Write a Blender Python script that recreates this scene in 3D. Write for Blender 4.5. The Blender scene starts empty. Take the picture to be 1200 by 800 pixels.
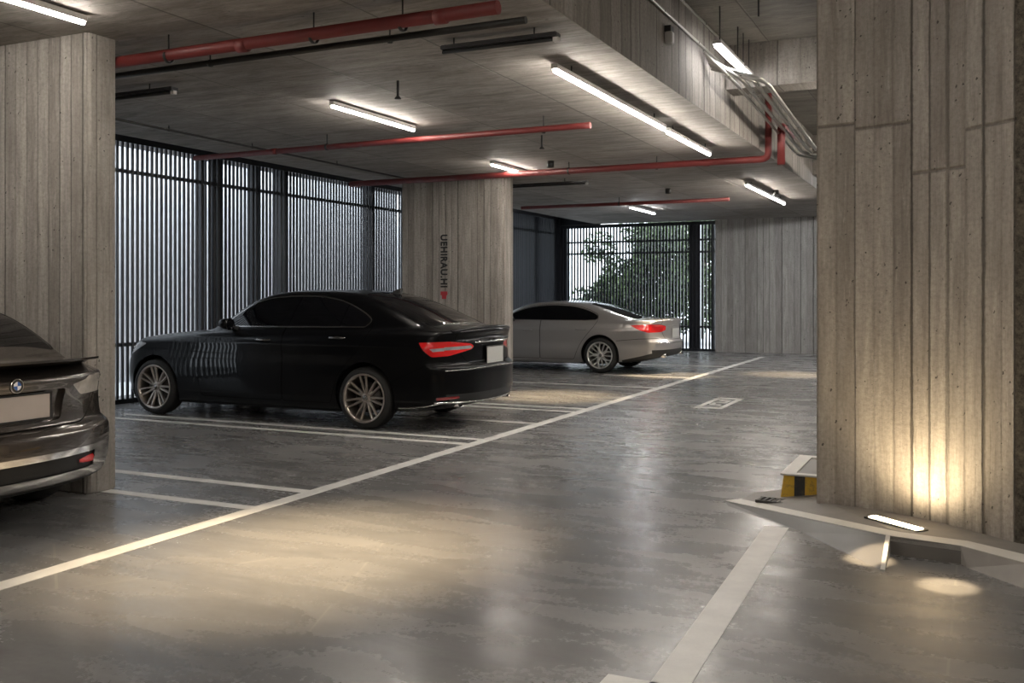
import bpy, bmesh, math, random
import numpy as np
from mathutils import Vector, Matrix
random.seed(7)
PI = math.pi
SC = bpy.context.scene
COL = SC.collection

# ------------------------------------------------------------------ camera, world, exposure
CAM_H = 1.45
YAW = math.atan(537 / 1135.0)
cam_d = bpy.data.cameras.new('camera')
cam = bpy.data.objects.new('camera', cam_d)
COL.objects.link(cam)
cam.location = (0, 0, CAM_H)
cam.rotation_euler = (PI / 2, 0, YAW)
cam_d.sensor_width = 36.0
cam_d.lens = 1135.0 / 1200 * 36
cam_d.shift_y = -(400 - 345) / 1200.0
cam_d.clip_start = 0.05
SC.camera = cam

W_ = bpy.data.worlds.new('world')
SC.world = W_
W_.use_nodes = True
W_.node_tree.nodes['Background'].inputs[0].default_value = (0.82, 0.91, 1.0, 1)
W_.node_tree.nodes['Background'].inputs[1].default_value = 2.4

SC.view_settings.view_transform = 'Standard'
SC.view_settings.look = 'None'
SC.view_settings.gamma = 1.0
SC.view_settings.use_curve_mapping = False
SC.view_settings.exposure = 1.45

ZC = 3.35      # underside of the low slab
ZH = 4.25      # underside of the high slab
XE = -2.5      # edge of the low slab
TUBE_E = 48.0  # emission of the ceiling tubes

# ------------------------------------------------------------------ helpers
def link(o):
    COL.objects.link(o)
    return o

def tag(o, label, cat=None, group=None, kind=None):
    if label: o['label'] = label
    if cat: o['category'] = cat
    if group: o['group'] = group
    if kind: o['kind'] = kind
    return o

def empty(name, loc, label, cat, group=None, rz=0):
    o = bpy.data.objects.new(name, None)
    o.location = loc
    o.rotation_euler = (0, 0, rz)
    o.empty_display_size = 0.1
    link(o)
    return tag(o, label, cat, group)

class MB:
    """collects faces of one mesh"""
    def __init__(self):
        self.v = []; self.f = []; self.m = []; self.uv = []; self.s = []
    def quadlist(self, vs, fs, mi=0, uv=None, smooth=False):
        b = len(self.v)
        self.v += [tuple(p) for p in vs]
        for k, f in enumerate(fs):
            self.f.append([b + i for i in f]); self.m.append(mi); self.s.append(smooth)
            self.uv.append(uv[k] if uv else [(0, 0)] * len(f))
    def box(self, x0, x1, y0, y1, z0, z1, mi=0):
        vs = [(x0,y0,z0),(x1,y0,z0),(x1,y1,z0),(x0,y1,z0),(x0,y0,z1),(x1,y0,z1),(x1,y1,z1),(x0,y1,z1)]
        fs = [(0,3,2,1),(4,5,6,7),(0,1,5,4),(1,2,6,5),(2,3,7,6),(3,0,4,7)]
        uv = [[(vs[i][0], vs[i][1]) for i in fs[0]], [(vs[i][0], vs[i][1]) for i in fs[1]],
              [(vs[i][0], vs[i][2]) for i in fs[2]], [(vs[i][1]+x1, vs[i][2]) for i in fs[3]],
              [(vs[i][0], vs[i][2]) for i in fs[4]], [(vs[i][1]+x0, vs[i][2]) for i in fs[5]]]
        self.quadlist(vs, fs, mi, uv)
    def prism(self, pts, z0, z1, mi=0, flip=False):
        n = len(pts); vs = [(p[0],p[1],z0) for p in pts] + [(p[0],p[1],z1) for p in pts]
        fs = []; uv = []; u = 0
        for i in range(n):
            j = (i+1) % n
            L = math.dist(pts[i], pts[j])
            fs.append((i, j, n+j, n+i)); uv.append([(u,z0),(u+L,z0),(u+L,z1),(u,z1)])
            u += L
        fs.append(tuple(range(n-1,-1,-1))); uv.append([pts[i] for i in range(n-1,-1,-1)])
        fs.append(tuple(range(n,2*n))); uv.append([pts[i] for i in range(n)])
        self.quadlist(vs, fs, mi, uv)
    def tube(self, pts, r, n=12, mi=0, caps=True):
        pts = [Vector(p) for p in pts]
        vs = []; fs = []
        prev = None
        for i, p in enumerate(pts):
            t = (pts[min(i+1,len(pts)-1)] - pts[max(i-1,0)]).normalized()
            a = prev if prev is not None else (Vector((0,0,1)) if abs(t.z) < .9 else Vector((1,0,0)))
            e1 = (a - t*a.dot(t)).normalized(); e2 = t.cross(e1); prev = e1
            rr = r[i] if isinstance(r, (list, tuple)) else r
            for k in range(n):
                q = 2*PI*k/n
                vs.append(p + e1*math.cos(q)*rr + e2*math.sin(q)*rr)
        for i in range(len(pts)-1):
            for k in range(n):
                k2 = (k+1) % n
                fs.append((i*n+k, i*n+k2, (i+1)*n+k2, (i+1)*n+k))
        self.quadlist(vs, fs, mi, None, True)
        if caps:
            b = len(self.v) - len(vs)
            self.f.append([b+k for k in range(n-1,-1,-1)]); self.f.append([b+(len(pts)-1)*n+k for k in range(n)])
            self.m += [mi, mi]; self.s += [False, False]; self.uv += [[(0,0)]*n]*2
    def lathe(self, prof, axis='y', n=48, c=(0,0,0), mi=0, smooth=True):
        """prof: list of (a, r): position along the axis, radius"""
        vs = []; fs = []
        for a, r in prof:
            for k in range(n):
                q = 2*PI*k/n
                if axis == 'y': vs.append((c[0]+r*math.cos(q), c[1]+a, c[2]+r*math.sin(q)))
                elif axis == 'x': vs.append((c[0]+a, c[1]+r*math.cos(q), c[2]+r*math.sin(q)))
                else: vs.append((c[0]+r*math.cos(q), c[1]+r*math.sin(q), c[2]+a))
        for i in range(len(prof)-1):
            for k in range(n):
                k2 = (k+1) % n
                fs.append((i*n+k, i*n+k2, (i+1)*n+k2, (i+1)*n+k))
        self.quadlist(vs, fs, mi, None, smooth)
    def hexa(self, p, mi=0, smooth=False):
        """8 points, bottom 4 then top 4"""
        self.quadlist(p, [(0,3,2,1),(4,5,6,7),(0,1,5,4),(1,2,6,5),(2,3,7,6),(3,0,4,7)], mi, None, smooth)
    def build(self, name, mats, parent=None, bevel=0):
        me = bpy.data.meshes.new(name)
        me.from_pydata(self.v, [], self.f)
        if not isinstance(mats, (list, tuple)): mats = [mats]
        for m in mats: me.materials.append(m)
        me.polygons.foreach_set('material_index', self.m)
        me.polygons.foreach_set('use_smooth', self.s)
        ul = me.uv_layers.new(name='UVMap')
        flat = [c for f in self.uv for p in f for c in p]
        ul.data.foreach_set('uv', flat)
        bm = bmesh.new(); bm.from_mesh(me)
        if bevel:
            es = [e for e in bm.edges if len(e.link_faces) == 2 and e.calc_face_angle(0) > .6]
            bmesh.ops.bevel(bm, geom=es, offset=bevel, segments=2, affect='EDGES', clamp_overlap=True)
        bmesh.ops.recalc_face_normals(bm, faces=bm.faces)
        bm.to_mesh(me); bm.free()
        o = bpy.data.objects.new(name, me)
        if parent is not None: o.parent = parent
        return link(o)

# ------------------------------------------------------------------ materials
class NT:
    def __init__(self, name):
        self.m = bpy.data.materials.new(name); self.m.use_nodes = True
        self.t = self.m.node_tree; self.n = self.t.nodes; self.b = self.n['Principled BSDF']
    def new(self, kind, **kw):
        o = self.n.new(kind)
        for k, v in kw.items(): setattr(o, k, v)
        return o
    def put(self, sock, val):
        if isinstance(val, bpy.types.NodeSocket): self.t.links.new(val, sock)
        else: sock.default_value = val
    def math(self, op, a, b=0.0, c=0.0, clamp=False):
        o = self.new('ShaderNodeMath', operation=op, use_clamp=clamp)
        for i, v in enumerate((a, b, c)): self.put(o.inputs[i], v)
        return o.outputs[0]
    def noise(self, vec, scale, detail=4, rough=.55, dist=0):
        o = self.new('ShaderNodeTexNoise'); self.put(o.inputs['Vector'], vec)
        o.inputs['Scale'].default_value = scale; o.inputs['Detail'].default_value = detail
        o.inputs['Roughness'].default_value = rough; o.inputs['Distortion'].default_value = dist
        return o.outputs[0]
    def vscale(self, vec, s):
        o = self.new('ShaderNodeVectorMath', operation='MULTIPLY'); self.put(o.inputs[0], vec); o.inputs[1].default_value = s
        return o.outputs[0]
    def comb(self, x, y, z):
        o = self.new('ShaderNodeCombineXYZ')
        for i, v in enumerate((x, y, z)): self.put(o.inputs[i], v)
        return o.outputs[0]
    def sep(self, v):
        o = self.new('ShaderNodeSeparateXYZ'); self.put(o.inputs[0], v); return o.outputs
    def wn(self, v, dim='1D'):
        o = self.new('ShaderNodeTexWhiteNoise', noise_dimensions=dim)
        self.put(o.inputs['W' if dim == '1D' else 'Vector'], v); return o.outputs[0]
    def mr(self, v, a, b, c, d):
        o = self.new('ShaderNodeMapRange'); self.put(o.inputs[0], v)
        for i, q in enumerate((a, b, c, d)): o.inputs[i+1].default_value = q
        return o.outputs[0]
    def mix(self, f, a, b, mode='MIX'):
        o = self.new('ShaderNodeMix', data_type='RGBA', blend_type=mode)
        self.put(o.inputs[0], f); self.put(o.inputs[6], a); self.put(o.inputs[7], b)
        return o.outputs[2]
    def bump(self, h, strength, dist, normal=None):
        o = self.new('ShaderNodeBump'); self.put(o.inputs['Height'], h)
        o.inputs['Strength'].default_value = strength; o.inputs['Distance'].default_value = dist
        if normal is not None: self.put(o.inputs['Normal'], normal)
        return o.outputs[0]
    def coords(self, which='Object'):
        return self.new('ShaderNodeTexCoord').outputs[which]

def rgb(r, g, b): return (r, g, b, 1.0)

def plain(name, col, rough=.5, metal=0, coat=0, emis=None, es=0, spec=.5, var=0.0):
    t = NT(name); b = t.b
    b.inputs['Base Color'].default_value = rgb(*col)
    b.inputs['Roughness'].default_value = rough; b.inputs['Metallic'].default_value = metal
    b.inputs['Coat Weight'].default_value = coat; b.inputs['Coat Roughness'].default_value = .04
    b.inputs['Specular IOR Level'].default_value = spec
    if emis:
        b.inputs['Emission Color'].default_value = rgb(*emis); b.inputs['Emission Strength'].default_value = es
    if var:
        n = t.noise(t.coords(), 9, 5)
        t.put(b.inputs['Base Color'], t.mix(t.mr(n, .3, .7, 0, 1), rgb(*[c*(1-var) for c in col]), rgb(*[min(1, c*(1+var)) for c in col])))
        t.put(b.inputs['Roughness'], t.mr(n, .3, .7, max(0, rough-.1), min(1, rough+.1)))
    return t.m

def board_concrete(name, ca, cb, width=.125, joint=True):
    """board-marked concrete: u runs along the wall, v upwards"""
    t = NT(name)
    uv = t.sep(t.coords('UV')); u, v = uv[0], uv[1]
    wob = t.math('MULTIPLY', t.math('SUBTRACT', t.noise(t.comb(0.0, v, 0.0), 1.3, 2), .5), .012)
    bu = t.math('DIVIDE', t.math('ADD', u, wob), width)
    idn = t.math('FLOOR', bu); fr = t.math('FRACT', bu)
    gid = t.math('FLOOR', t.math('DIVIDE', t.math('ADD', idn, 1.0), 3.0))
    hj = t.math('ADD', 2.05, t.math('MULTIPLY', t.wn(t.math('ADD', gid, 3.3)), .5))
    if not joint: hj = t.math('ADD', hj, 50.0)
    above = t.math('GREATER_THAN', v, hj)
    id2 = t.math('ADD', idn, t.math('MULTIPLY', above, 57.0))
    r1 = t.wn(id2); r2 = t.wn(t.math('ADD', id2, 211.5))
    grain = t.noise(t.comb(t.math('MULTIPLY', u, 17.0), t.math('MULTIPLY', v, 1.3), t.math('MULTIPLY', r2, 40.0)), 1.0, 5, .6, .4)
    blotch = t.noise(t.comb(u, v, t.math('MULTIPLY', r1, .6)), 2.6, 6, .65)
    fine = t.noise(t.comb(u, v, 3.0), 38.0, 4, .7)
    edge = t.math('MINIMUM', fr, t.math('SUBTRACT', 1.0, fr))
    jw = t.math('MULTIPLY', t.math('POWER', t.noise(t.comb(t.math('MULTIPLY', u, 3.0), v, 7.0), 7.0, 6, .85), 1.6), t.math('ADD', .10, t.math('MULTIPLY', t.wn(t.math('ADD', t.math('ROUND', bu), 77.0)), .34)))
    vj = t.math('SUBTRACT', 1.0, t.mr(t.math('DIVIDE', edge, jw), .25, 1.0, 0.0, 1.0))
    deep = t.mr(t.wn(t.math('ADD', t.math('ROUND', bu), 900.0)), 0.25, .9, .12, 1.0)
    vj = t.math('MULTIPLY', vj, deep)
    hjl = t.math('SUBTRACT', 1.0, t.mr(t.math('ABSOLUTE', t.math('SUBTRACT', v, hj)), .004, .014, 0, 1))
    jn = t.math('MAXIMUM', vj, t.math('MULTIPLY', hjl, .6)) if joint else vj
    vo = t.new('ShaderNodeTexVoronoi'); wb = t.math('MULTIPLY', t.noise(t.comb(u, v, 9.0), 45.0, 2), .03); t.put(vo.inputs['Vector'], t.comb(t.math('ADD', u, wb), t.math('ADD', t.math('MULTIPLY', v, .8), wb), 0.0)); vo.inputs['Scale'].default_value = 24
    pit = t.math('MULTIPLY', t.math('LESS_THAN', vo.outputs['Distance'], t.math('MULTIPLY', t.wn(vo.outputs['Position'], '3D'), .17)),
                 t.math('GREATER_THAN', blotch, .48))
    base = t.mix(t.mr(t.math('ADD', t.math('MULTIPLY', r1, .55), t.math('MULTIPLY', blotch, .7)), .2, 1.0, 0, 1), rgb(*ca), rgb(*cb))
    streak = t.noise(t.comb(t.math('MULTIPLY', u, 28.0), t.math('MULTIPLY', v, 2.6), t.math('MULTIPLY', r1, 30.0)), 1.0, 6, .75, .3)
    base = t.mix(t.mr(grain, .38, .72, 0, .5), base, rgb(*[c*.50 for c in ca]))
    base = t.mix(t.mr(streak, .52, .74, 0, .45), base, rgb(*[c*.45 for c in ca]))
    base = t.mix(t.mr(streak, .30, .44, .45, 0), base, rgb(*[min(1, c*1.22) for c in cb]))
    base = t.mix(t.math('MULTIPLY', t.mr(fine, .42, .72, 0, 1), .45), base, rgb(*[c*.55 for c in ca]))
    base = t.mix(t.math('MULTIPLY', jn, .8), base, rgb(.06, .052, .045))
    base = t.mix(t.math('MULTIPLY', pit, .85), base, rgb(.045, .04, .035))
    t.put(t.b.inputs['Base Color'], base)
    t.b.inputs['Roughness'].default_value = .82
    t.b.inputs['Specular IOR Level'].default_value = .25
    h = t.math('ADD', t.math('MULTIPLY', r2, .5), t.math('MULTIPLY', grain, .45))
    h = t.math('ADD', t.math('ADD', h, t.math('MULTIPLY', fine, .3)), t.math('MULTIPLY', streak, .25))
    h = t.math('SUBTRACT', h, t.math('MULTIPLY', jn, 1.1))
    h = t.math('SUBTRACT', h, t.math('MULTIPLY', pit, 1.2))
    t.put(t.b.inputs['Normal'], t.bump(h, .9, .018))
    return t.m

def slab_concrete(name, ca, cb, seam=1.22):
    t = NT(name)
    co = t.coords('Object'); x, y, z = t.sep(co)
    st = t.noise(t.comb(t.math('MULTIPLY', x, .8), t.math('MULTIPLY', y, 3.5), t.math('MULTIPLY', z, 2.0)), 2.2, 7, .68, .7)
    bl = t.noise(co, .9, 5, .6)
    fine = t.noise(co, 24, 4, .7)
    fr = t.math('FRACT', t.math('DIVIDE', t.math('ADD', x, t.math('MULTIPLY', bl, .03)), seam))
    e = t.math('MINIMUM', fr, t.math('SUBTRACT', 1.0, fr))
    sm = t.math('SUBTRACT', 1.0, t.mr(e, .003, .010, 0, 1))
    fy = t.math('FRACT', t.math('DIVIDE', t.math('ADD', y, .4), 2.44))
    ey = t.math('MINIMUM', fy, t.math('SUBTRACT', 1.0, fy))
    smy = t.math('MULTIPLY', t.math('SUBTRACT', 1.0, t.mr(ey, .001, .004, 0, 1)), .5)
    sm = t.math('MAXIMUM', sm, smy)
    pan = t.wn(t.comb(t.math('FLOOR', t.math('DIVIDE', x, seam)), t.math('FLOOR', t.math('DIVIDE', t.math('ADD', y, .4), 2.44)), 0.0), '3D')
    mixf = t.math('ADD', t.math('MULTIPLY', st, .9), t.math('MULTIPLY', pan, .18))
    mixf = t.math('ADD', mixf, t.math('MULTIPLY', bl, .35))
    base = t.mix(t.mr(mixf, .5, .98, 0, 1), rgb(*ca), rgb(*cb))
    st2 = t.noise(t.comb(t.math('MULTIPLY', x, 1.2), t.math('MULTIPLY', y, 9.0), 5.0), 3.0, 6, .75, .5)
    base = t.mix(t.mr(st2, .50, .68, 0, .55), base, rgb(*[c*.55 for c in ca]))
    base = t.mix(t.mr(fine, .5, .9, 0, .4), base, rgb(*[c*.6 for c in ca]))
    base = t.mix(t.math('MULTIPLY', sm, .55), base, rgb(.05, .045, .04))
    vo = t.new('ShaderNodeTexVoronoi'); t.put(vo.inputs['Vector'], t.comb(x, t.math('MULTIPLY', y, 2.0), 0.0)); vo.inputs['Scale'].default_value = 7
    pit = t.math('MULTIPLY', t.math('LESS_THAN', vo.outputs['Distance'], t.math('MULTIPLY', t.wn(vo.outputs['Position'], '3D'), .16)), t.math('GREATER_THAN', st, .56))
    base = t.mix(t.math('MULTIPLY', pit, .7), base, rgb(.04, .036, .03))
    t.put(t.b.inputs['Base Color'], base)
    t.b.inputs['Roughness'].default_value = .75
    t.b.inputs['Specular IOR Level'].default_value = .3
    h = t.math('SUBTRACT', t.math('ADD', st, t.math('MULTIPLY', fine, .25)), t.math('ADD', sm, pit))
    t.put(t.b.inputs['Normal'], t.bump(h, .55, .01))
    return t.m

def floor_material():
    t = NT('polished_concrete')
    co = t.coords('Object'); x, y, z = t.sep(co)
    big = t.noise(co, .55, 5, .6, .8)
    mid = t.noise(t.vscale(co, (.8, 2.2, 1)), 1.7, 5, .5, .6)
    fine = t.noise(co, 30, 4, .7)
    scr = t.noise(t.vscale(co, (1.0, 4, 1)), 1.8, 3, .5, .8)
    f = t.math('ADD', t.math('MULTIPLY', big, .55), t.math('MULTIPLY', mid, .65))
    base = t.mix(t.mr(f, .36, .86, 0, 1), rgb(.120, .117, .116), rgb(.215, .208, .202))
    base = t.mix(t.mr(scr, .3, .8, 0, .35), base, rgb(.28, .268, .258))
    base = t.mix(t.mr(fine, .4, .85, 0, .35), base, rgb(.09, .087, .085))
    # fine pale scratch curves
    vo = t.new('ShaderNodeTexVoronoi', feature='DISTANCE_TO_EDGE'); t.put(vo.inputs['Vector'], t.vscale(co, (1, .6, 1)))
    vo.inputs['Scale'].default_value = .8
    ln = t.math('MULTIPLY', t.math('LESS_THAN', vo.outputs[0], .0035), t.math('GREATER_THAN', mid, .55))
    base = t.mix(t.math('MULTIPLY', ln, .35), base, rgb(.4, .38, .35))
    t.put(t.b.inputs['Base Color'], base)
    t.put(t.b.inputs['Roughness'], t.mr(t.math('ADD', t.math('MULTIPLY', mid, .7), t.math('MULTIPLY', fine, .3)), .3, .7, .20, .34))
    t.b.inputs['Specular IOR Level'].default_value = .5
    w1 = t.noise(t.vscale(co, (.8, 1.5, 1)), 2.6, 3, .5, .5)
    w2 = t.noise(t.vscale(co, (1, 1.0, 1)), 11.0, 3, .6, .3)
    h = t.math('ADD', t.math('MULTIPLY', w1, 1.0), t.math('MULTIPLY', w2, .22))
    t.put(t.b.inputs['Normal'], t.bump(h, .4, .010))
    return t.m

def paint_line():
    t = NT('floor_paint')
    co = t.coords('Object')
    n = t.noise(co, 5, 6, .7); f = t.noise(co, 40, 3, .7)
    base = t.mix(t.mr(n, .35, .7, 0, 1), rgb(.60, .58, .55), rgb(.78, .76, .72))
    base = t.mix(t.mr(f, .6, .8, 0, .5), base, rgb(.42, .40, .38))
    t.put(t.b.inputs['Base Color'], base)
    t.b.inputs['Roughness'].default_value = .42
    t.put(t.b.inputs['Normal'], t.bump(f, .2, .003))
    return t.m

def leaf_material():
    t = NT('leaf_green')
    oi = t.coords('Object')
    n = t.noise(oi, 3.0, 2)
    t.put(t.b.inputs['Base Color'], t.mix(t.mr(n, .35, .65, 0, 1), rgb(.010, .022, .010), rgb(.075, .12, .035)))
    t.b.inputs['Roughness'].default_value = .5
    return t.m

def louver_metal():
    t = NT('dark_slat_paint')
    n = t.noise(t.coords(), 12, 3)
    t.put(t.b.inputs['Base Color'], t.mix(n, rgb(.012, .013, .017), rgb(.022, .024, .03)))
    t.b.inputs['Roughness'].default_value = .38
    return t.m

M = {}
M['pier_warm'] = board_concrete('board_concrete_warm', (.285, .25, .222), (.475, .43, .385))
M['pier'] = board_concrete('board_concrete_grey', (.262, .237, .212), (.48, .44, .398), .118, False)
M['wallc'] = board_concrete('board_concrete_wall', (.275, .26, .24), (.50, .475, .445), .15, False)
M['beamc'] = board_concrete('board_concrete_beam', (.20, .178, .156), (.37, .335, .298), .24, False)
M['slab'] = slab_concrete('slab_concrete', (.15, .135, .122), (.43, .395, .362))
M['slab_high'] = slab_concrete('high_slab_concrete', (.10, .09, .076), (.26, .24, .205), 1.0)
M['floor'] = floor_material()
M['paint'] = paint_line()
M['island'] = plain('island_cement', (.24, .22, .20), .6, var=.18)
M['kerbwhite'] = plain('kerb_white_paint', (.66, .63, .58), .55, var=.06)
M['rough'] = plain('rough_aggregate', (.14, .115, .09), .95, var=.5)
M['slat'] = louver_metal()
M['redpipe'] = plain('red_pipe_paint', (.15, .020, .018), .55, var=.12)
M['darkmetal'] = plain('dark_bracket_metal', (.022, .021, .02), .45, .3)
M['conduit'] = plain('galvanised_conduit', (.42, .40, .36), .35, .8, var=.15)
M['greyduct'] = plain('grey_duct', (.40, .385, .36), .5, .2, var=.1)
M['tube'] = plain('tube_glow', (.9, .9, .9), .4, emis=(1, .935, .845), es=TUBE_E)
M['tubecool'] = plain('tube_glow_cool', (.9, .9, .9), .4, emis=(.95, .97, 1), es=TUBE_E)
M['tubedim'] = plain('tube_glow_dim', (.9, .9, .9), .4, emis=(.97, .97, 1), es=13)
M['tubeoff'] = plain('batten_off', (.03, .03, .032), .3)
M['whitebit'] = plain('white_plastic', (.6, .58, .55), .4)
M['outwall'] = plain('outside_render', (.54, .545, .555), .9, var=.12)
M['outwhite'] = plain('outside_white_render', (.78, .79, .80), .9, var=.05)
M['outground'] = plain('outside_paving', (.60, .61, .62), .9, var=.1)
M['yellow'] = plain('yellow_paint', (.62, .36, .03), .5, var=.3)
M['black'] = plain('black_paint', (.02, .02, .02), .5)
M['drain'] = plain('drain_iron', (.05, .045, .04), .6, .5)
M['signblack'] = plain('sign_black', (.015, .015, .015), .6)
M['signred'] = plain('sign_red', (.45, .04, .05), .5)
M['leaf'] = leaf_material()
M['bark'] = plain('bark', (.09, .07, .05), .9, var=.3)
M['uplight'] = plain('uplight_lens', (1, 1, 1), .3, emis=(1, .80, .48), es=12)

# ------------------------------------------------------------------ the setting
def struct(mb, name, mats, label=None):
    o = mb.build(name, mats)
    o['kind'] = 'structure'
    if label: o['label'] = label
    return o

XL, XR, YN, YF = -10.26, 9.0, -7.0, 24.45
mb = MB(); mb.box(-11.0, XR+.3, YN-.3, 24.62, -.3, 0); struct(mb, 'floor', M['floor'], 'polished grey concrete garage floor')

mb = MB()
mb.box(-9.14, XE, YN-.3, 24.62, ZC, ZC+.25)            # low slab
mb.box(-11.0, -9.14, YN-.3, 24.62, 3.57, 3.57+.2)      # recess above the slat screen
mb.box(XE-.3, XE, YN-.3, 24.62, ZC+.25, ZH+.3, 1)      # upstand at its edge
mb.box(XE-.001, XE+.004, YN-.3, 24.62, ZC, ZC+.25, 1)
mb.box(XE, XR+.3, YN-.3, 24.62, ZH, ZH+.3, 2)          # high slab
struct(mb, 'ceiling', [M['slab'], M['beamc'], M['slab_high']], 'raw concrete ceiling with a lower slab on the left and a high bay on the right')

mb = MB(); mb.box(-5.86, XR+.3, YF, YF+.2, 0, ZH+.2); struct(mb, 'wall_back', M['wallc'], 'board marked concrete wall at the far end')
mb = MB(); mb.box(XR, XR+.2, YN, YF, 0, ZH+.2); struct(mb, 'wall_right', M['wallc'])
mb = MB(); mb.box(-11.0, XR+.2, YN-.2, YN, 0, ZH+.2); struct(mb, 'wall_front', M['wallc'])
mb = MB(); mb.box(-10.4, -10.16, YN, 5.6, 0, 3.57); struct(mb, 'wall_left', M['wallc'])
mb = MB(); mb.box(-11.0, -9.0, 24.45, 24.62, ZC-.02, 3.6); mb.box(-10.5, -10.1, 24.42, 24.62, 0, 3.57); struct(mb, 'trim_1', M['slat'])

# piers
def pier(name, pts, z0, z1, mat, label):
    mb = MB(); mb.prism(pts, z0, z1)
    o = mb.build(name, mat, None, .012)
    return tag(o, label, 'pillar')
pier('concrete_pillar', [(-8.3, 5.02), (-5.79, 5.02), (-5.77, 5.05), (-5.77, 5.28), (-8.3, 5.28)], 0, ZC+.01, M['pier'],
     'board marked concrete pillar at the left, behind the bronze car')
pier('concrete_pillar', [(-8.56, 13.8), (-6.68, 13.8), (-6.66, 13.83), (-6.66, 14.12), (-8.56, 14.12)], 0, ZC+.01, M['pier'],
     'board marked concrete pillar in the middle with stencilled letters, behind the black car')

rp = empty('concrete_pillar', (-.35, 6.7, 0), 'massive board marked concrete pillar filling the right side, lit warm at its foot', 'pillar')
def curve_pts():
    P = [(-.915, 6.62), (-.78, 6.60), (-.62, 6.555), (-.47, 6.50), (-.33, 6.43), (-.19, 6.335), (-.05, 6.225), (.09, 6.10), (.16, 6.035), (.222, 5.975)]
    return P
cp = curve_pts()
mb = MB()
front = cp
back = [(.222, 7.7), (-.915, 7.7)]
mb.prism([(x+.35, y-6.7) for x, y in front + back], .02, ZH+.01)
o = mb.build('pillar_face', M['pier_warm'], rp, .01)
mb = MB()
seg = []
for k in range(9):
    seg.append((.224 + k*.034 + random.uniform(-.004, .004), 5.985 - k*.014 + random.uniform(-.008, .008)))
mb.prism([(x+.35, y-6.7) for x, y in seg + [(.52, 7.7), (.224, 7.7)]], .02, ZH+.01)
t = NT('rough_aggregate_face')
n1 = t.noise(t.coords(), 28, 6, .8); n2 = t.noise(t.coords(), 9, 4, .7)
t.put(t.b.inputs['Base Color'], t.mix(t.mr(n1, .35, .7, 0, 1), rgb(.05, .04, .03), rgb(.30, .25, .19)))
t.b.inputs['Roughness'].default_value = .95
t.put(t.b.inputs['Normal'], t.bump(t.math('ADD', n1, n2), 1.0, .05))
o = tag(mb.build('broken_edge', t.m, rp), 'rough hacked aggregate edge')

# cross beam and services in the high bay
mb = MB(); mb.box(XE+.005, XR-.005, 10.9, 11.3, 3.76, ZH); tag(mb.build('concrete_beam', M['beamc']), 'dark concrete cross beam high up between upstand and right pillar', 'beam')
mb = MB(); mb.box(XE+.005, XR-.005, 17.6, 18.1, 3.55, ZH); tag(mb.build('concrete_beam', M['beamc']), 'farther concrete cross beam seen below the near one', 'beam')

# ------------------------------------------------------------------ slat screens
def slat_run(mb, along, fixed, a0, a1, z0, z1, w=.03, t_=.028, pitch=.086):
    n = int((a1-a0)/pitch)
    for k in range(n+1):
        a = a0 + k*pitch
        if along == 'y': mb.box(fixed-t_/2, fixed+t_/2, a-w/2, a+w/2, z0, z1)
        else: mb.box(a-w/2, a+w/2, fixed-t_/2, fixed+t_/2, z0, z1)
def slat_screen(label, along, fixed, a0, a1, ztop, posts, rails, out, hw=.015):
    c = (fixed, a0, 0) if along == 'y' else (a0, fixed, 0)
    root = empty('slat_screen', c, label, 'screen', 'dark slat screens along the garage edge')
    def B(m, a, b, d0, d1, z0, z1):
        if along == 'y': m.box(d0-0, d1-0, a-a0, b-a0, z0, z1)
        else: m.box(a-a0, b-a0, d0, d1, z0, z1)
    m = MB()
    n = int((a1-a0)/.086)
    for k in range(n+1):
        a = a0 + .03 + k*.086
        if a > a1-.02: break
        B(m, a-hw, a+hw, -.014, .014, .02, ztop)
    m.build('slat_panel', M['slat'], root)
    for z in rails:
        m = MB(); B(m, a0, a1, min(.014*out, .05*out), max(.014*out, .05*out), z-.025, z+.025); m.build('rail', M['slat'], root)
    m = MB(); B(m, a0, a1, -.03, .03, ztop-.09, ztop); m.build('top_frame', M['slat'], root)
    m = MB(); B(m, a0, a1, -.03, .03, 0, .06); m.build('bottom_frame', M['slat'], root)
    for p, w in posts:
        m = MB(); B(m, p-w/2, p+w/2, min(.05*out, .16*out), max(.05*out, .16*out), 0, ztop); m.build('post', M['slat'], root)
    return root
slat_screen('tall dark slat screen on the left behind the black car', 'y', -10.2, 5.62, 16.3, 3.57,
            [(11.0, .12), (11.3, .16), (12.15, .14), (12.85, .22), (15.4, .2)], [.78, 3.1], -1)
slat_screen('dark slat screen beside the silver car, running to the far corner', 'y', -10.2, 16.32, 24.42, 3.57,
            [(18.3, .14), (20.8, .14), (22.9, .12), (24.25, .2)], [.78, 3.1], -1)
slat_screen('dark slat screen at the far end with green trees behind it', 'x', 24.55, -10.1, -5.86, ZC-.02,
            [(-10.05, .16), (-6.42, .28), (-5.95, .1)], [.62, 2.55, 2.86], 1, .021)

# outside: a light court
mb = MB(); mb.box(-13.0, -12.8, 4, 27, -.1, 5.2); tag(mb.build('boundary_wall', M['outwall']), 'pale rendered boundary wall outside the left slat screen', 'wall')
mb = MB(); mb.box(-16, 10, 24.62, 40, -.12, -.02); mb.box(-13, -11.0, 4, 24.62, -.12, -.02)
o = mb.build('floor', M['outground']); o['kind'] = 'structure'; o['label'] = 'pale paving outside the slat screens'
# building outside
bd = empty('building', (-11.8, 33, 0), 'white building seen through the left part of the far slat screen', 'building')
mb = MB(); mb.box(-3.2, 1.05, 0, 4, -.02, 7.0); mb.build('wall', M['outwhite'], bd)
mb = MB(); mb.box(-.1, .55, -.06, 0.0, 0, 2.3); mb.build('door', M['outwall'], bd)

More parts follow.
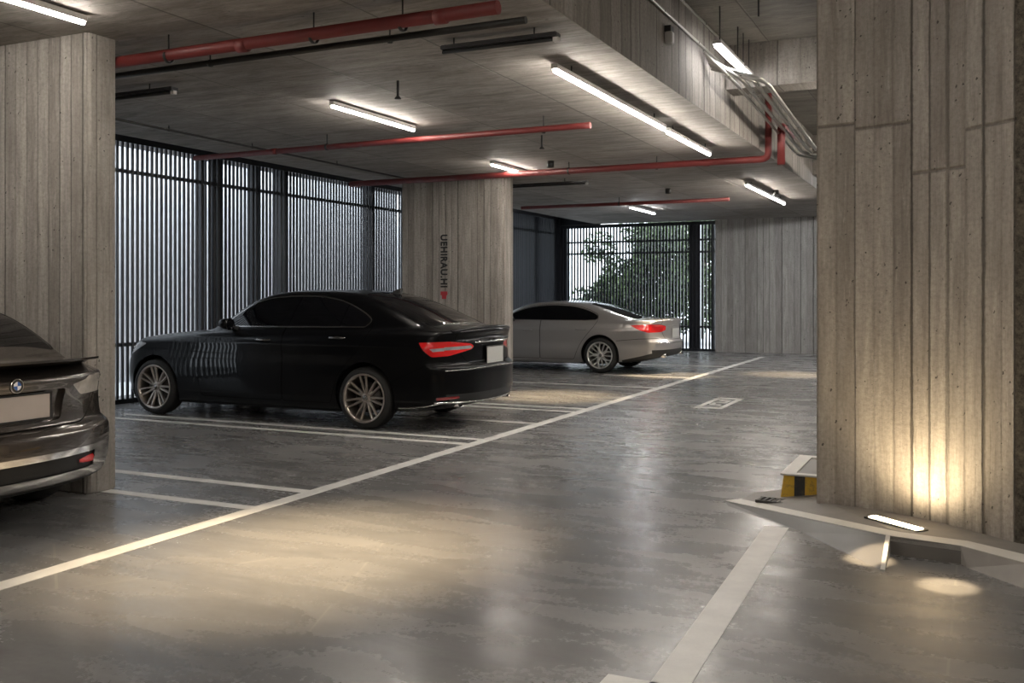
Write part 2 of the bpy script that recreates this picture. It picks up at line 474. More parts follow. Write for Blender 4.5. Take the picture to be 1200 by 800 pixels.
def tree(label, x, y, h, r, n, seed, z0=0.6):
    rnd = random.Random(seed)
    root = empty('tree', (x, y, 0), label, 'tree', 'trees beyond the far slat screen')
    mb = MB()
    mb.tube([(0, 0, 0), (.03, .02, h*.35), (.1, 0, h*.6), (.05, .05, h*.85)], [.09, .07, .05, .02], 8)
    for k in range(7):
        a = rnd.uniform(0, 6.28); z = h*rnd.uniform(.25, .6)
        mb.tube([(.04, 0, z), (.04+.5*r*math.cos(a), .5*r*math.sin(a), z+.5), (.9*r*math.cos(a), .9*r*math.sin(a), z+.8)], [.035, .02, .008], 6)
    mb.build('trunk', M['bark'], root)
    vs = []; fs = []
    lumps = [(rnd.gauss(0, r*.45), rnd.gauss(0, r*.4), rnd.uniform(z0, h), rnd.uniform(.3, .55)*r) for _ in range(26)]
    for k in range(n):
        L = rnd.choice(lumps)
        d = Vector((rnd.gauss(0, 1), rnd.gauss(0, 1), rnd.gauss(0, 1))).normalized()*L[3]*rnd.uniform(.6, 1.05)
        c = Vector(L[:3]) + d
        if c.z < .15: continue
        a = Vector((rnd.gauss(0, 1), rnd.gauss(0, 1), rnd.gauss(0, 1))).normalized()
        b = a.cross(Vector((rnd.gauss(0, 1), rnd.gauss(0, 1), rnd.gauss(0, 1)))).normalized()
        s = rnd.uniform(.05, .10)
        i = len(vs)
        vs += [c-a*s, c-b*s*.45, c+a*s, c+b*s*.45]
        fs.append((i, i+1, i+2, i+3))
    mb = MB(); mb.quadlist(vs, fs); mb.build('foliage', M['leaf'], root)
tree('bushy green tree behind the middle of the far slat screen', -8.9, 28.6, 3.6, 1.25, 9000, 1)
tree('dark green tree behind the right part of the far slat screen', -7.3, 28.2, 3.9, 1.35, 10000, 2)
tree('low dark bush seen through the slats above the boot of the silver car', -9.6, 27.6, 2.0, 1.0, 6000, 9, .2)
tree('tall pale green tree rising behind the other trees outside', -8.0, 31.5, 5.2, 1.7, 9000, 5, 1.5)

# ------------------------------------------------------------------ floor paint
def strip(mb, a, b, w, z=.002):
    a = Vector(a); b = Vector(b); d = (b-a).normalized(); n = Vector((-d.y, d.x))*w/2
    mb.hexa([(a.x+n.x, a.y+n.y, .0002), (a.x-n.x, a.y-n.y, .0002), (b.x-n.x, b.y-n.y, .0002), (b.x+n.x, b.y+n.y, .0002),
             (a.x+n.x, a.y+n.y, z), (a.x-n.x, a.y-n.y, z), (b.x-n.x, b.y-n.y, z), (b.x+n.x, b.y+n.y, z)])
def line(name, segs, label, w=.12, cat='floor marking', group=None, z=.002):
    mb = MB()
    for a, b in segs: strip(mb, a, b, w, z)
    return tag(mb.build(name, M['paint']), label, cat, group)
line('aisle_line', [((-4.36, -3), (-4.36, 22.9))], 'long white painted line dividing the bays from the drive aisle', .125)
G = 'white bay dividing lines'
for y, lab, x0 in [(5.19, 'white bay line meeting the aisle line just past the bronze car', -9.3),
                   (5.80, 'white bay line of the empty bay, second beyond the bronze car', -9.3),
                   (8.30, 'white bay line on the near side of the black car', -9.3),
                   (8.62, 'white bay line under the near wheels of the black car', -9.3),
                   (9.95, 'thin white line leaving from below the tail of the black car', -6.6),
                   (11.15, 'white bay line just beyond the black car, nearer of its pair', -9.3),
                   (11.50, 'white bay line just beyond the black car, farther of its pair', -9.3),
                   (14.55, 'white bay line beyond the middle pillar', -9.3),
                   (16.55, 'white bay line in front of the silver car', -6.0),
                   (19.4, 'white bay line behind the silver car', -9.3)]:
    line('bay_line', [((x0, y), (-4.425, y))], lab, .10, group=G, z=.0018)
line('bay_line', [((-1.008, 3.45), (-1.092, 6.17))], 'wide white painted line running towards the kerb in the foreground', .145)
line('bay_line', [((-1.25, 3.43), (-.93, 3.43))], 'short white line crossing the bottom edge of the picture', .145)
line('bay_line', [((-2.6, 24.0), (2.5, 24.0))], 'faint white line along the foot of the far wall', .1)
# painted bay symbol
mb = MB()
for a, b, w in [((-3.18, 12.3), (-3.18, 13.5), .07), ((-2.88, 12.3), (-2.88, 13.5), .07), ((-3.215, 12.3), (-2.845, 12.3), .14), ((-3.215, 13.5), (-2.845, 13.5), .14),
                ((-3.1, 12.66), (-2.96, 12.66), .1), ((-3.1, 12.96), (-2.96, 12.96), .1), ((-3.1, 13.22), (-2.96, 13.22), .1), ((-3.09, 12.66), (-3.09, 12.96), .05), ((-2.97, 12.96), (-2.97, 13.22), .05)]:
    strip(mb, a, b, w)
tag(mb.build('painted_symbol', M['paint']), 'small white painted symbol in an outlined box on the aisle floor', 'floor marking')

# ------------------------------------------------------------------ kerb island at the right pillar
isl = empty('kerb_island', (0, 0, 0), 'low cement island with a white painted kerb edge around the right pillar', 'kerb')
def poly3(pts, mat, name, parent, label=None):
    mb = MB(); mb.quadlist(pts, [tuple(range(len(pts)))]); o = mb.build(name, mat, parent)
    if label: o['label'] = label
    return o
T0 = (-1.56, 6.78, .004); T1 = (-.41, 5.80, .10); T2 = (-.045, 5.735, .10); T3 = (.26, 5.50, .10); T4 = (1.6, 4.65, .10)
# inner edge of the white strip
I0 = (-1.46, 6.85, .010); I1 = (-.37, 5.915, .10); I2 = (-.01, 5.855, .10); I3 = (.33, 5.63, .10); I4 = (1.7, 4.80, .10)
mb = MB()
vs = [I0, I1, I2, I3, I4, (1.7, 7.6, .10), (-.75, 7.6, .10), (-1.0, 7.3, .07), (-1.42, 7.15, .004)]
mid = (-.85, 6.62, .085)
vs.append(mid)
mb.quadlist(vs, [(0, 1, 9), (1, 2, 3, 4, 5, 9), (5, 6, 9), (6, 7, 9), (7, 8, 9), (8, 0, 9)])
mb.build('island_top', M['island'], isl)
def slab_strip(a, b, c, d, drop):
    """a thin solid strip a-b outer, c-d inner"""
    return [(a[0],a[1],a[2]-drop),(b[0],b[1],b[2]-drop),(c[0],c[1],c[2]-drop),(d[0],d[1],d[2]-drop),a,b,c,d]
mb = MB()
up = .003
def L(p): return (p[0], p[1], p[2]+up)
mb.hexa(slab_strip(L(T0), L(T1), L(I1), L(I0), .004)); mb.hexa(slab_strip(L(T1), L(T2), L(I2), L(I1), .03))
mb.hexa(slab_strip(L(T2), L(T3), L(I3), L(I2), .03)); mb.hexa(slab_strip(L(T3), L(T4), L(I4), L(I3), .03))
# white return down the ramp edge
mb.hexa([(-.428, 5.43, .0), (-.405, 5.43, .0), (-.405, 5.80, .0), (-.428, 5.80, .0), (-.428, 5.43, .006), (-.405, 5.43, .006), (-.405, 5.80, .104), (-.428, 5.80, .104)])
mb.build('white_edge', M['kerbwhite'], isl)
mb = MB()
# sloping ramp to the left of the kerb drop
R0 = (-1.50, 6.64, 0); R1 = (-.93, 6.10, 0); R2 = (-.41, 5.42, 0)
mb.quadlist([T0, T1, R2, R1, R0], [(0, 1, 3, 4), (1, 2, 3)])
mb.quadlist([T1, (T1[0], T1[1], 0), R2], [(0, 1, 2)])
mb.build('kerb_ramp', plain('ramp_cement', (.125, .118, .112), .5, var=.15), isl)
mb = MB()
mb.quadlist([(T1[0], T1[1], 0), (T2[0], T2[1], 0), T2, T1], [(0, 1, 2, 3)])
mb.build('kerb_face', plain('kerb_face_cement', (.15, .135, .12), .7, var=.12), isl)
mb = MB()
mb.quadlist([(T2[0], T2[1], 0), (T3[0]-.02, T3[1]-.10, 0), (T4[0], T4[1]-.12, 0), T4, T3, T2, (T2[0]+.03, T2[1]-.05, 0)], [(6, 1, 4, 5), (1, 2, 3, 4), (0, 6, 5)])
mb.build('kerb_face', plain('kerb_side_cement', (.33, .30, .27), .6, var=.12), isl)

# striped kerb block
kb = empty('kerb_block', (-1.2, 6.92, 0), 'small concrete block striped yellow and black with a white rim beside the right pillar', 'kerb')
mb = MB()
BW, BD, BH = .62, .86, .19
mb.hexa([(0, 0, .02), (BW, 0, .02), (BW, BD, .02), (0, BD, .02), (.02, .02, BH), (BW, .02, BH), (BW, BD, BH), (.02, BD, BH)])
tk = NT('hazard_stripes'); xx = tk.sep(tk.coords())[0]
st = tk.math('GREATER_THAN', tk.math('FRACT', tk.math('DIVIDE', tk.math('SUBTRACT', xx, -.045), .21)), .66)
nn = tk.noise(tk.coords(), 22, 5, .8)
cc = tk.mix(st, rgb(.66, .40, .03), rgb(.03, .03, .028)); cc = tk.mix(tk.mr(nn, .5, .75, 0, .8), cc, rgb(.12, .09, .05))
tk.put(tk.b.inputs['Base Color'], cc); tk.b.inputs['Roughness'].default_value = .6
mb.build('block', tk.m, kb, .006)
mb = MB()
mb.box(0.0, .10, 0, BD, BH, BH+.012); mb.box(.10, BW, 0, .07, BH, BH+.012); mb.box(.10, BW, BD-.09, BD, BH, BH+.012)
mb.build('white_rim', M['kerbwhite'], kb)
mb = MB(); mb.box(.101, BW, .071, BD-.091, BH-.01, BH+.003); mb.build('cement_fill', M['island'], kb)
# drain grate
dg = empty('drain_grate', (-1.33, 6.72, .034), 'small rusty drain grate in front of the striped block', 'grate', rz=-.12)
mb = MB(); mb.box(0, .36, 0, .11, -.012, .0); mb.build('tray', M['black'], dg)
mb = MB()
for k in range(10): mb.box(.008+k*.036, .026+k*.036, 0, .11, 0, .012)
mb.box(0, .36, -.012, .0, -.005, .012); mb.box(0, .36, .11, .122, -.005, .012)
mb.build('bars', M['drain'], dg)

# in-ground uplight washing the pillar foot
ang = math.atan2(6.01-6.24, -.26+.536)
ul = empty('ground_uplight', (-.40, 6.13, .10), 'glowing linear uplight let into the island at the foot of the right pillar', 'light', rz=ang)
mb = MB(); mb.box(-.20, .20, -.045, .045, -.02, .004); mb.build('housing', M['darkmetal'], ul)
mb = MB(); mb.box(-.18, .18, -.03, .03, .004, .009); mb.build('lens', M['uplight'], ul)
ld = bpy.data.lights.new('uplight', 'SPOT'); ld.energy = 19; ld.color = (1, .80, .50); ld.spot_size = 2.3; ld.spot_blend = 1; ld.shadow_soft_size = .09
lo = bpy.data.objects.new('uplight', ld); link(lo); lo.parent = ul; lo.location = (0, .0, .04); lo.rotation_euler = (PI - .55, 0, 0)

# ------------------------------------------------------------------ ceiling tube lights
def tube_light(label, x, y0, y1, z, ztop, cool=False, group='lit ceiling tubes', w=.016):
    r = empty('tube_light', (x, y0, z), label, 'light', group)
    L_ = y1-y0
    mb = MB(); mb.box(-w*1.5, w*1.5, 0, L_, w*.6, .05); mb.build('housing', M['whitebit'], r)
    mb = MB(); mb.tube([(0, .01, 0), (0, L_-.01, 0)], w, 10); mb.build('tube', M['tubedim' if cool == 2 else 'tubecool' if cool else 'tube'], r)
    for q in (.12*L_, .88*L_):
        mb = MB(); mb.tube([(0, q, .05), (0, q, ztop-z)], .006, 6); mb.build('hanger', M['darkmetal'], r)
    return r
tube_light('long lit tube light hanging under the low slab beside its edge', -3.0, 7.13, 10.2, 3.24, ZC, w=.018)
tube_light('lit tube light continuing the line of the longest tube', -3.02, 10.38, 12.3, 3.24, ZC, w=.018)
tube_light('lit tube light farther along near the slab edge, before the far wall', -3.32, 16.0, 19.6, 3.24, ZC, w=.018)
tube_light('lit tube light over the rear of the black car', -5.64, 7.8, 9.35, 3.29, ZC)
tube_light('lit tube light above the middle pillar', -6.14, 12.3, 13.55, 3.29, ZC)
tube_light('lit tube light at the top left corner above the bronze car', -5.43, 3.1, 4.7, 3.29, ZC)
tube_light('lit tube light seen far back above the silver car', -6.4, 19.3, 21.0, 3.26, ZC, True)
tube_light('lit tube in the high bay beside the upstand', -2.2, 9.24, 10.3, 3.84, ZH, 2, w=.028)
tube_light('short lit tube end in the high bay beyond the first', -2.2, 10.4, 10.78, 3.84, ZH, 2, w=.028)
for x, y, cool in [(-5.6, -4, 0), (-5.5, -1, 0), (-3.0, -2.5, 0), (-3.0, 1.0, 0), (-8.6, 3.2, 0), (.6, -2.5, 0), (.6, 1.0, 0), (.9, 3.7, 0), (4.0, -1, 0), (4.0, 3, 0), (4.5, 8, 0), (4.0, 12, 1), (4.0, 16, 1), (3.5, 20, 1), (6.0, 20, 1)]:  # unseen tubes, added to lift the ambient light and feed reflections
    tube_light('unseen tube light added to brighten the garage', x, y, y+1.5, 3.28 if x < XE else 4.0, ZC if x < XE else ZH, cool, group='unseen tube lights added for brightness')
for x, y in ((-.85, 10.2), (-.5, 14.3)): tube_light('unseen tube light added to brighten the garage', x, y, y+2.2, 3.6, ZH, group='unseen tube lights added for brightness', w=.03)  # added behind the right pillar to brighten the far floor
for y in (18.6, 21.4): tube_light('unseen tube light added to brighten the garage', -1.5, y, y+2.2, 3.45, ZH, True, group='unseen tube lights added for brightness', w=.03)  # added cool tubes, hidden by the right pillar, to brighten the back wall

def batten(label, x0, x1, y, z=3.25):
    r = empty('unlit_batten', (x0, y, z), label, 'light', 'dark unlit ceiling battens')
    L_ = x1-x0
    mb = MB(); mb.box(0, L_, -.045, .045, .012, .045); mb.build('housing', M['tubeoff'], r, .006)
    mb = MB(); mb.tube([(0, 0, .0), (L_-.02, 0, .0)], .014, 8); mb.build('tube', M['black'], r)
    mb = MB(); mb.box(L_-.035, L_+.004, -.02, .02, -.02, .011); mb.build('end_cap', M['whitebit'], r)
    for q in (.1*L_, .8*L_):
        mb = MB(); mb.tube([(q, 0, .045), (q, 0, ZC-z)], .006, 6); mb.build('hanger', M['darkmetal'], r)
batten('dark unlit batten near the slab edge at the top of the picture', -3.55, -2.62, 6.3)
batten('dark unlit batten behind the top of the left pillar', -7.9, -6.39, 6.5)
batten('dark unlit batten beyond the middle pillar', -7.6, -5.6, 14.7)

# ------------------------------------------------------------------ pipes
def pipe(name, label, pts, r, mat, cat='pipe', group=None, hang=(), ztop=ZC, couple=()):
    root = empty(name, pts[0], label, cat, group)
    o0 = Vector(pts[0])
    # round the corners
    P = [Vector(p)-o0 for p in pts]; Q = [P[0]]
    for i in range(1, len(P)-1):
        a = (P[i-1]-P[i]).normalized(); b = (P[i+1]-P[i]).normalized(); d = min(.09, (P[i-1]-P[i]).length*.4, (P[i+1]-P[i]).length*.4)
        for k in range(5):
            t_ = k/4; Q.append(P[i]+a*d*(1-t_)**2 + b*d*t_**2)
    Q.append(P[-1])
    mb = MB(); mb.tube(Q, r, 12); mb.build('pipe_run', mat, root)
    for c in couple:
        c = Vector(c)-o0
        mb = MB(); mb.lathe([(-.04, r*.9), (-.04, r*1.10), (.04, r*1.10), (.04, r*.9)], 'x', 14, c); mb.build('coupling', mat, root)
    for h in hang:
        h = Vector(h)-o0
        mb = MB(); mb.tube([(h.x, h.y, h.z+r), (h.x, h.y, ztop-o0.z)], .006, 6); mb.build('hanger', M['darkmetal'], root)
        mb = MB(); mb.lathe([(-.012, r*1.04), (-.012, r*1.18), (.012, r*1.18), (.012, r*1.04)], 'x', 14, h)
        mb.build('clamp', M['darkmetal'], root)
    return root
pipe('fire_pipe', 'thick red fire pipe crossing the ceiling at the top left', [(-9.0, 5.36, 3.20), (-2.6, 5.3, 3.20)], .043, M['redpipe'],
     hang=[(x, 5.33, 3.19) for x in (-5.3, -4.0, -3.3)], couple=[(-4.6, 5.32, 3.19), (-3.0, 5.3, 3.19)], group='red fire pipes')
pipe('cable_conduit', 'dark conduit running alongside the thick red pipe', [(-9.0, 5.68, 3.20), (-2.56, 5.62, 3.20)], .024, M['darkmetal'],
     hang=[(x, 5.65, 3.20) for x in (-5.2, -3.6)])
pipe('fire_pipe', 'thin red fire pipe above the black car ending in a taper', [(-9.0, 9.5, 3.20), (-3.75, 9.4, 3.20), (-3.55, 9.4, 3.20)], .034, M['redpipe'],
     hang=[(x, 9.45, 3.20) for x in (-6.9, -4.1)], couple=[(-7.7, 9.47, 3.2)], group='red fire pipes')
pipe('fire_pipe', 'red fire pipe beyond the middle pillar that turns up at the slab edge', [(-9.0, 12.95, 3.22), (XE+.12, 12.85, 3.22), (XE+.12, 12.85, 4.2)], .045, M['redpipe'],
     hang=[(x, 12.9, 3.22) for x in (-5.2, -3.9)], couple=[(-3.2, 12.87, 3.22)], group='red fire pipes')
pipe('fire_pipe', 'short red riser standing in front of the upstand where the pipes meet', [(XE+.30, 12.75, 3.12), (XE+.30, 12.75, 3.62), (XE+.30, 13.6, 3.62)], .05, M['redpipe'], group='red fire pipes')
pipe('fire_pipe', 'farthest thin red fire pipe under the slab above the silver car', [(-8.3, 18.0, 3.22), (-4.05, 18.0, 3.22)], .034, M['redpipe'],
     hang=[(-6.2, 18.0, 3.22)], group='red fire pipes')
pipe('cable_conduit', 'thin dark conduit under the slab beyond the middle pillar', [(-8.0, 13.3, 3.28), (-2.6, 13.2, 3.28)], .014, M['darkmetal'])
pipe('cable_conduit', 'thin dark conduit following the left slat screen under the slab', [(-8.15, 2, 3.30), (-8.15, 13.7, 3.30)], .014, M['darkmetal'],
     hang=[(-8.15, y, 3.30) for y in (8.2, 9.6, 11.4)])
pipe('cable_conduit', 'thin pale conduit running along the face of the upstand', [(XE+.03, 4, 3.98), (XE+.03, 10.8, 3.98)], .013, M['conduit'],
     hang=[])
pipe('cable_conduit', 'thin pale conduit in the corner under the high slab', [(XE+.10, 4, 4.16), (XE+.10, 10.88, 4.16)], .013, M['conduit'])
G = 'bundled conduits in the high bay'
ORD = ['leftmost, against the upstand', 'second from the upstand', 'third from the upstand', 'middle one', 'third from the open side', 'second from the open side', 'rightmost, on the open side']
for k in range(7):
    x = XE+.27+.052*k; dz = (.045 if k % 2 else 0)
    pipe('cable_conduit', 'pale conduit of the bundle under the cross beam, '+ORD[k],
         [(XE+.05, 9.75+.05*k, 3.93-.02*k), (x, 10.15+.03*k, 3.67+dz), (x, 14.2, 3.44+dz), (x+.9, 16.6, 3.40+dz)], .017, M['conduit'], group=G)
dk = empty('duct', (XE+.75, 13.0, 3.62), 'grey round duct crossing the high bay behind the near beam', 'duct')
mb = MB(); mb.lathe([(0, .0), (0, .13), (.1, .13), (.11, .10), (4.0, .10)], 'x', 20); mb.build('duct_run', M['greyduct'], dk)
mb = MB(); mb.box(.5, 4, -.6, -.3, .05, .28); mb.build('tray', M['greyduct'], dk)
for x, y, z, lab in [(-1.62, 8.3, 3.25, 'thin black threaded rod hanging from the high slab, nearer one'), (-1.42, 12.6, 3.55, 'thin black threaded rod hanging in front of the cross beam')]:
    r = empty('hanger_rod', (x, y, z), lab, 'rod')
    mb = MB(); mb.tube([(0, 0, 0.55), (0, 0, ZH-z)], .008, 6); mb.build('rod', M['darkmetal'], r)
    mb = MB(); mb.lathe([(0, .0), (0, .035), (.02, .035), (.02, 0)], 'z', 12, (0, 0, ZH-z-.022)); mb.build('rose', M['whitebit'], r)
r = empty('junction_box', (XE+.04, 8.55, 3.78), 'small pale junction box fixed to the face of the upstand', 'box')
mb = MB(); mb.box(-.04, .03, -.04, .04, -.06, .05); mb.build('box', M['whitebit'], r, .008)
mb = MB(); mb.box(-.04, .02, -.05, .05, .05, .10); mb.build('bracket', M['darkmetal'], r)
# sprinkler drop
for x, y, lab in [(-4.62, 10.6, 'small dark sprinkler drop under the slab left of the longest tube'), (-4.6, 7.35, 'small dark hook hanging at the near end of the longest tube')]:
    r = empty('sprinkler', (x, y, ZC), lab, 'sprinkler')
    mb = MB(); mb.tube([(0, 0, 0), (0, 0, -.14)], .012, 8); mb.build('drop', M['darkmetal'], r)
    mb = MB(); mb.lathe([(0, .0), (0, .03), (.01, .03), (.03, .012)], 'z', 12, (0, 0, -.165)); mb.build('head', M['darkmetal'], r)

# small downlights that throw the warm pools on the floor
def downlight(label, x, y, z, energy, size, target, blend=1.0, col=(1, .78, .50), soft=.03):
    r = empty('downlight', (x, y, z), label, 'light', 'small ceiling downlights')
    mb = MB(); mb.lathe([(0, .03), (0, .05), (-.09, .05), (-.09, .04), (-.03, .034)], 'z', 20); mb.build('can', M['darkmetal'], r)
    mb = MB(); mb.lathe([(-.03, .0), (-.03, .034)], 'z', 20); mb.build('lens', plain('downlight_lens', (1, 1, 1), .3, emis=col, es=6), r)
    l = bpy.data.lights.new('downlight_beam', 'SPOT'); l.energy = energy; l.color = col; l.spot_size = size; l.spot_blend = blend; l.shadow_soft_size = soft
    o = bpy.data.objects.new('downlight_beam', l); link(o); o.parent = r; o.location = (0, 0, -.095)
    d = Vector(target) - Vector((x, y, z-.095)); o.rotation_euler = d.to_track_quat('-Z', 'Y').to_euler()
    return r
downlight('small warm downlight over the near aisle', -3.5, 4.15, ZC, 430, .85, (-3.48, 4.2, 0))
downlight('small warm downlight over the aisle nearer the long tube', -3.25, 4.85, ZC, 270, .8, (-3.25, 4.85, 0))
downlight('small warm downlight over the empty bay beyond the black car', -5.4, 12.7, ZC, 520, .7, (-5.35, 12.75, 0))
downlight('small warm downlight over the aisle near the far wall', -4.9, 16.9, ZC, 420, .6, (-4.9, 16.9, 0))
downlight('small warm downlight by the far end of the aisle', -3.2, 18.0, ZC, 380, .6, (-3.0, 18.0, 0))
downlight('narrow warm spot aimed at the kerb corner', -.50, 5.3, ZH, 1000, .07, (-.50, 5.62, 0), .5)
downlight('narrow warm spot aimed at the floor before the kerb', -.05, 5.0, ZH, 900, .075, (-.10, 5.28, 0), .5)

# ------------------------------------------------------------------ stencilled writing on the middle pillar
cu = bpy.data.curves.new('stencil_text', 'FONT'); cu.body = 'UEHIRAU.HI'; cu.size = .168; cu.extrude = .002; cu.offset = .006; cu.space_character = 1.12
to = bpy.data.objects.new('stencil_text', cu); link(to)
bpy.context.view_layer.update()
me = bpy.data.meshes.new_from_object(to.evaluated_get(bpy.context.evaluated_depsgraph_get()))
bpy.data.objects.remove(to)
me.materials.clear(); me.materials.append(M['signblack'])
xs = [v.co.x for v in me.vertices]; Lt = max(xs)-min(xs)
me.transform(Matrix.Scale(.86/Lt, 4, (1, 0, 0)))
sg = empty('stencil_sign', (-7.81, 13.795, 1.50), 'black stencilled letters running down the middle pillar with a red mark below', 'sign')
to = link(bpy.data.objects.new('lettering', me)); to.parent = sg
to.rotation_euler = (PI/2, PI/2, 0); to.location = (0, 0, .93)
mb = MB(); mb.box(-.005, .12, -.003, .003, -.06, .0); mb.box(.02, .10, -.003, .003, -.12, -.06)
mb.build('red_mark', M['signred'], sg)

# ================================================================== cars
def herm(pts):
    xs = np.array([p[0] for p in pts], float); ys = np.array([p[1] for p in pts], float)
    h = np.diff(xs); dl = np.diff(ys)/h; m = np.zeros(len(xs))
    m[0] = dl[0]; m[-1] = dl[-1]
    for i in range(1, len(xs)-1):
        if dl[i-1]*dl[i] > 0:
            w1 = 2*h[i]+h[i-1]; w2 = h[i]+2*h[i-1]
            m[i] = (w1+w2)/(w1/dl[i-1]+w2/dl[i])
    def f(x):
        x = np.asarray(x, float)
        i = np.clip(np.searchsorted(xs, x)-1, 0, len(xs)-2)
        t = (np.clip(x, xs[0], xs[-1])-xs[i])/h[i]
        r = (2*t**3-3*t**2+1)*ys[i] + (t**3-2*t**2+t)*h[i]*m[i] + (3*t**2-2*t**3)*ys[i+1] + (t**3-t**2)*h[i]*m[i+1]
        r = np.where(x < xs[0], ys[0]+m[0]*(x-xs[0]), r)
        return np.where(x > xs[-1], ys[-1]+m[-1]*(x-xs[-1]), r)
    return f
def smax(a, b, k):
    h = np.maximum(k-np.abs(a-b), 0)/k
    return np.maximum(a, b)+h*h*k*.25
def smin(a, b, k): return -smax(-a, -b, k)

class Body:
    def __init__(s, P):
        s.P = P
        s.deck = herm(P['deck']); s.roof = herm(P['roof']); s.side = herm(P['side']); s.rearz = herm(P['rearz']); s.frontz = herm(P['frontz'])
        s.plan = herm(P['plan']); s.bot = herm(P['bot']); s.cab = herm(P['cab'])
    def f(s, p):
        P = s.P; x = p[:, 0]; a = np.sqrt(p[:, 1]**2+1e-6); z = p[:, 2]
        W = s.plan(x)+s.side(z)
        for c in (0.0, -P['wb']):
            W = W+P.get('flare', .018)*np.exp(-((x-c)/.52)**2)*np.exp(-((z-.50)/.30)**2)
        ds = a-W
        dk = s.deck(x)-P.get('crown', .05)*(a/.9)**2
        dd = (s.deck(x+.02)-s.deck(x-.02))/.04
        dt = (z-dk)/np.sqrt(1+dd**2)
        db = s.bot(x)-z
        R = P['rear']+s.rearz(z)-P['rc']*(a/.93)**P.get('rn', 3.0)
        dr = (x-R)*.95
        Fz = P['front']+s.frontz(z)+P['fc']*(a/.93)**2.4
        df = (Fz-x)*.92
        low = smax(ds, dt, P.get('ksh', .07))
        low = smax(low, dr, P.get('kr', .07)); low = smax(low, df, .10); low = smax(low, db, .06)
        q = np.clip(a/.66, 0, 1.4)**2
        sh = np.where(x < P['xm'], P.get('wsc', .15), -P.get('rgc', .10))
        blend = np.clip(np.abs(x-P['xm'])/.6, 0, 1)
        xe = x+sh*(1-q)*blend
        rz = s.roof(xe)+.035*(1-q)
        rd = (s.roof(xe+.02)-s.roof(xe-.02))/.04
        dR = (z-rz)/np.sqrt(1+rd**2)
        zz = np.maximum(z-.95, 0)
        Wc = s.cab(x)-P['tum']*zz-P.get('tum2', .35)*zz**2
        dc = (a-Wc)*.9
        cab = np.maximum(smax(dR, dc, P.get('kc', .10)), P['cz']-z)
        return smin(low, cab, P.get('kj', .035))
    def grad(s, p):
        e = 2e-3; g = np.zeros_like(p)
        for i in range(3):
            d = np.zeros(3); d[i] = e
            g[:, i] = s.f(p+d)-s.f(p-d)
        return g/np.maximum(np.linalg.norm(g, axis=1, keepdims=True), 1e-9)
    def mesh(s, nphi=216, ds=.03):
        P = s.P; z0 = .62
        # reference section
        th = np.linspace(0, 2*PI, 4001)[:-1]
        c = np.cos(th); sn = np.sin(th)
        ry = .93*np.sign(c)*np.abs(c)**.5; rz = np.where(sn > 0, .62, .48)*np.sign(sn)*np.abs(sn)**.5
        L = np.concatenate([[0], np.cumsum(np.hypot(np.diff(ry, append=ry[0]), np.diff(rz, append=rz[0])))])
        u = np.linspace(0, L[-1], nphi+1)[:-1]
        ry = np.interp(u, L[:-1], ry); rz = np.interp(u, L[:-1], rz)
        s0 = P['front']+.60; s1 = P['rear']-.55
        D = .55
        O = []; dirs = []
        def ring(x, dx, lam):
            for k in range(nphi):
                O.append((x, 0, z0)); dirs.append((dx, ry[k]*lam, rz[k]*lam))
        lams = np.linspace(.03, 1, 34)
        rings = 0
        for l in lams: ring(s0, -D, l); rings += 1
        for k in range(1, 20): ring(s0, -D*(1-k/20), 1); rings += 1
        n = int((s1-s0)/ds)
        for k in range(n+1): ring(s0+(s1-s0)*k/n, 0, 1); rings += 1
        for k in range(1, 20): ring(s1, D*k/20, 1); rings += 1
        for l in lams[::-1]: ring(s1, D, l); rings += 1
        O = np.array(O); d = np.array(dirs); d /= np.linalg.norm(d, axis=1, keepdims=True)
        lo = np.zeros(len(O)); hi = np.full(len(O), 1.7)
        # march so the first outer crossing from outside is found
        ts = np.linspace(.2, 1.7, 26); prev = np.full(len(O), 1.7); found = np.zeros(len(O), bool)
        for t in ts[::-1]:
            v = s.f(O+d*t) < 0
            new = v & ~found
            lo[new] = t; hi[new] = prev[new]; found |= v
            prev = np.where(found, prev, t)
        for _ in range(26):
            m = (lo+hi)/2; v = s.f(O+d*m[:, None]) < 0
            lo = np.where(v, m, lo); hi = np.where(v, hi, m)
        V = O+d*((lo+hi)/2)[:, None]
        F = []
        for i in range(rings-1):
            for k in range(nphi):
                k2 = (k+1) % nphi
                F.append((i*nphi+k2, (i+1)*nphi+k2, (i+1)*nphi+k, i*nphi+k))
        c0 = tuple(range(nphi)); b = (rings-1)*nphi
        F.append(c0); F.append(tuple(b+k for k in range(nphi-1, -1, -1)))
        return V, F

def inpoly(x, y, poly):
    ins = False; n = len(poly); j = n-1
    for i in range(n):
        xi, yi = poly[i]; xj, yj = poly[j]
        if (yi > y) != (yj > y) and x < (xj-xi)*(y-yi)/(yj-yi)+xi: ins = not ins
        j = i
    return ins

